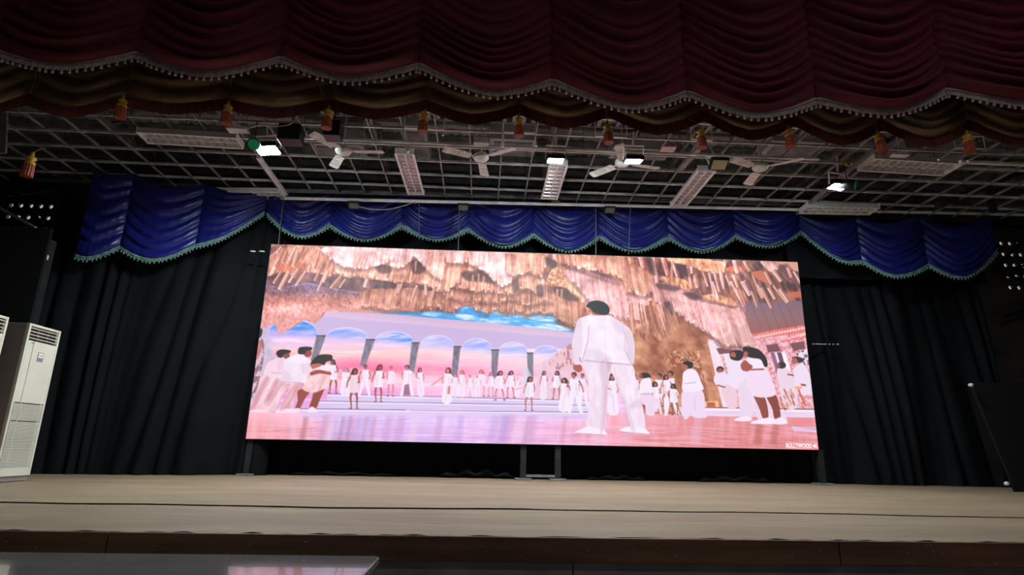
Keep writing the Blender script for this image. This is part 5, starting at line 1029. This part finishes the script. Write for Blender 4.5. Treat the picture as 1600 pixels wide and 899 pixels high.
# ---------------------------------------------------------------- tassels on the bronze valance
def tassel(px, py, lab, proto=[None], Y=6.84, s_=1.):
    p = at(px, py, Y)
    if proto[0] is None:
        t = thing('tassel', lab, 'tassel', p, (0, 0, 0), 'gold and rust tassels'); proto[0] = t
        MB().lathe([(.014, .17), (.02, .15), (.022, .12), (.05, .10), (.056, .08), (.03, .055), (.052, .04), (.058, .02), (.056, .0)], n=16).build('cap', M['yellow'], t, True)
        MB().lathe([(.054, .005), (.058, -.03), (.064, -.09), (.068, -.15), (.05, -.152)], n=28, flute=.12).build('skirt', M['redtassel'], t)
        MB().tube([(0, 0, .165), (.0, .05, .22), (0, .2, .34)], .005, 5).build('cord', M['rust'], t)
    else: t = copy_tree(proto[0], p, (0, 0, 0), lab)
    t.rotation_euler = (0, random.uniform(-.08, .08), random.uniform(0, 3)); return t
for px, py, lab in [(46, 258, 'gold and rust tassel hanging alone low at the far left'), (190, 168, 'gold and rust tassel above the left end of the upper left crosswise troffer'), (355, 177, 'gold and rust tassel above the right end of the upper left crosswise troffer'),
                    (512, 184, 'gold and rust tassel at the smaller black speaker'), (662, 190, 'gold and rust tassel above the left depthwise troffer'), (811, 197, 'gold and rust tassel in front of the square white pipe frame'), (950, 207, 'gold and rust tassel above the third fan'),
                    (1096, 215, 'gold and rust tassel above the right depthwise troffer and unlit floodlight'), (1234, 214, 'gold and rust tassel above the fourth fan'), (1375, 221, 'gold and rust tassel above the left end of the right front troffer'), (1513, 222, 'gold and rust tassel at the slanted white pipe frame, furthest right')]:
    tassel(px, py, lab)

# ---------------------------------------------------------------- cables and wires
def cable(name, pts, r, m, lab, cat='cable'): tag(MB().tube(smooth3(pts), r, 6).build(name, M[m], None, True), lab, cat)
def smooth3(P, n=6):
    P = [Vector(p) for p in P]; Q = [P[0]*2-P[1]]+P+[P[-1]*2-P[-2]]; out = []
    for i in range(1, len(Q)-2):
        a, b, c, d = Q[i-1:i+3]
        for k in range(n):
            t = k/n; out.append(.5*(2*b+(c-a)*t+(2*a-5*b+4*c-d)*t*t+(3*b-a-3*c+d)*t**3))
    return out+[P[-1]]
cable('power_cable', [at(x, y, 7.3) for x, y in [(318, 150), (320, 176), (333, 182), (345, 191), (362, 198), (384, 201), (405, 196), (440, 197), (458, 190), (462, 165)]], .007, 'cable_white', 'cream cable looping below the bronze valance at the left lit floodlight')
cable('power_cable', [at(x, y, 10.2) for x, y in [(560, 323), (580, 327), (605, 327.5), (630, 322), (655, 313)]], .006, 'cable_white', 'thin cream cable hanging below the white pipe in front of the blue valance')
for (x0, y0, x1, y1, lab) in [(443, 312, 435, 382, 'thin wire from the white pipe to the left corner of the video wall'), (655, 318, 655, 374, 'thin wire hanging behind the left depthwise troffer'), (718, 318, 716, 391, 'thin wire down to the video wall left of centre'), (931, 326, 931, 398, 'thin wire down to the video wall right of centre'), (985, 323.5, 982, 398, 'thin wire in front of the blue valance right of the small floodlight')]:
    tag(MB().tube([at(x0, y0, 10.28), at(x1, y1, 10.28)], .010, 6).build('suspension_wire', M['wire']), lab, 'wire')

# ---------------------------------------------------------------- floor-standing air conditioners
def aircon(x, y0, y1, h, lab):
    """front faces +x; local frame: a across the front (towards the back of the stage), depth into -x"""
    w = y1-y0; D = .36; t = thing('air_conditioner', lab, 'air conditioner', (x, y0, .004))
    def S(a0, a1, z0, z1, d0, d1): return (d0, a0, z0), (d1, a1, z1)
    MB().span(*S(.01, w-.01, .0, .06, -D+.01, -.02)).build('plinth', M['acside'], t)
    MB().span(*S(0, w, .05, h, -D, -.04)).build('body', M['acside'], t, bevel=.006)
    f = MB(); f.span(*S(0, .035, .06, h, -.045, 0)).span(*S(w-.035, w, .06, h, -.045, 0)).span(*S(.035, w-.035, h-.03, h, -.045, 0)).span(*S(.035, w-.035, .06, .16, -.045, -.002))
    f.build('front_frame', M['acwhite'], t, bevel=.006)
    MB().span(*S(.035, w-.035, h*.895, h-.03, -.045, -.036)).build('outlet_recess', M['acslot'], t)
    zs0, zs1 = h*.895, h-.035
    for k in range(4):
        z = zs0+(zs1-zs0)*(k+.6)/4
        MB().box((-.018, w/2, z), (.034, w-.075, .008), Matrix.Rotation(.35, 3, 'Y')).build('vent_slat', M['acwhite'], t)
    for a in (.36, .66): MB().span(*S(w*a-.003, w*a+.003, zs0, zs1, -.035, -.02)).build('vent_divider', M['acside'], t)
    zp = h*.49
    MB().span(*S(.038, .14, zp, h*.89, -.04, -.003)).build('side_panel', M['acwhite'], t, bevel=.004)
    MB().span(*S(.145, w-.038, zp, h*.89, -.04, .0)).build('front_panel', M['acwhite'], t, bevel=.004)
    lb = MB().span(*S(w*.42, w*.60, h*.765, h*.825, 0, .004)).build('control_label', M['aclabel'], t)
    MB().span(*S(w*.44, w*.58, h*.79, h*.82, .004, .006)).build('display', M['enamel'], lb)
    for k in range(3): MB().span(*S(w*(.45+.04*k), w*(.47+.04*k), h*.80, h*.808, .006, .007)).build('print', M['acred'], lb)
    MB().span(*S(w*.16, w*.25, h*.872, h*.878, 0, .001)).build('badge', M['acside'], t)
    zg = h*.375
    MB().span(*S(.038, w-.038, .16, zp-.004, -.044, -.03)).build('filter', M['acslot'], t)
    g = MB()
    for k in range(14): z = zg+.004+(zp-.012-zg)*k/14; g.span(*S(.04, w-.04, z, z+.010, -.034, -.006))
    g.build('upper_grille', M['acwhite'], t)
    g = MB()
    for k in range(30): z = .165+(zg-.17)*k/30; g.span(*S(.04, w-.04, z, z+.0125, -.034, -.002))
    g.build('intake_grille', M['acwhite'], t)
    for a in (.03, .14, w-.10): MB().span(*S(a+.01, a+.016, .16, zp, -.01, .001)).build('grille_rib', M['acwhite'], t)
    return t
aircon(-5.88, 7.88, 8.472, 1.975, 'tall ivory floor-standing air conditioner with a control label, in full view at the left')
aircon(-5.90, 6.96, 7.55, 1.975, 'second tall ivory air conditioner, cut off by the left edge of the picture')

# ---------------------------------------------------------------- low glossy table before the stage
TZ = -.10
tb = thing('glossy_table', 'long glossy grey table reflecting the screen, before the stage at lower left', 'table', (-1.75, 3.4, FLOOR_Z))
x0, x1, y0, y1 = -1.75, 1.19, -.55, .385
def topmesh(inset, z0, z1, c):
    P = [(x0+inset, y0+inset), (x1-inset, y0+inset), (x1-inset, y1-inset-c), (x1-inset-c*.3, y1-inset-c*.3), (x1-inset-c, y1-inset), (x0+inset, y1-inset)]
    n = len(P); V = [(a, b, z) for z in (z0, z1) for a, b in P]; return MB().add(V, [tuple(range(n-1, -1, -1)), tuple(range(n, 2*n))]+[(i, (i+1) % n, n+(i+1) % n, n+i) for i in range(n)])
zt = TZ-FLOOR_Z
topmesh(.006, zt-.03, zt, .03).build('table_top', M['tabletop'], tb)
topmesh(0, zt-.034, zt-.004, .034).build('metal_edge', M['chrome'], tb)
for a in (x0+.1, x1-.1):
    for b in (y0+.1, y1-.1): MB().tube([(a, b, .002), (a, b, zt-.03)], .02, 8).build('leg', M['chrome'], tb)
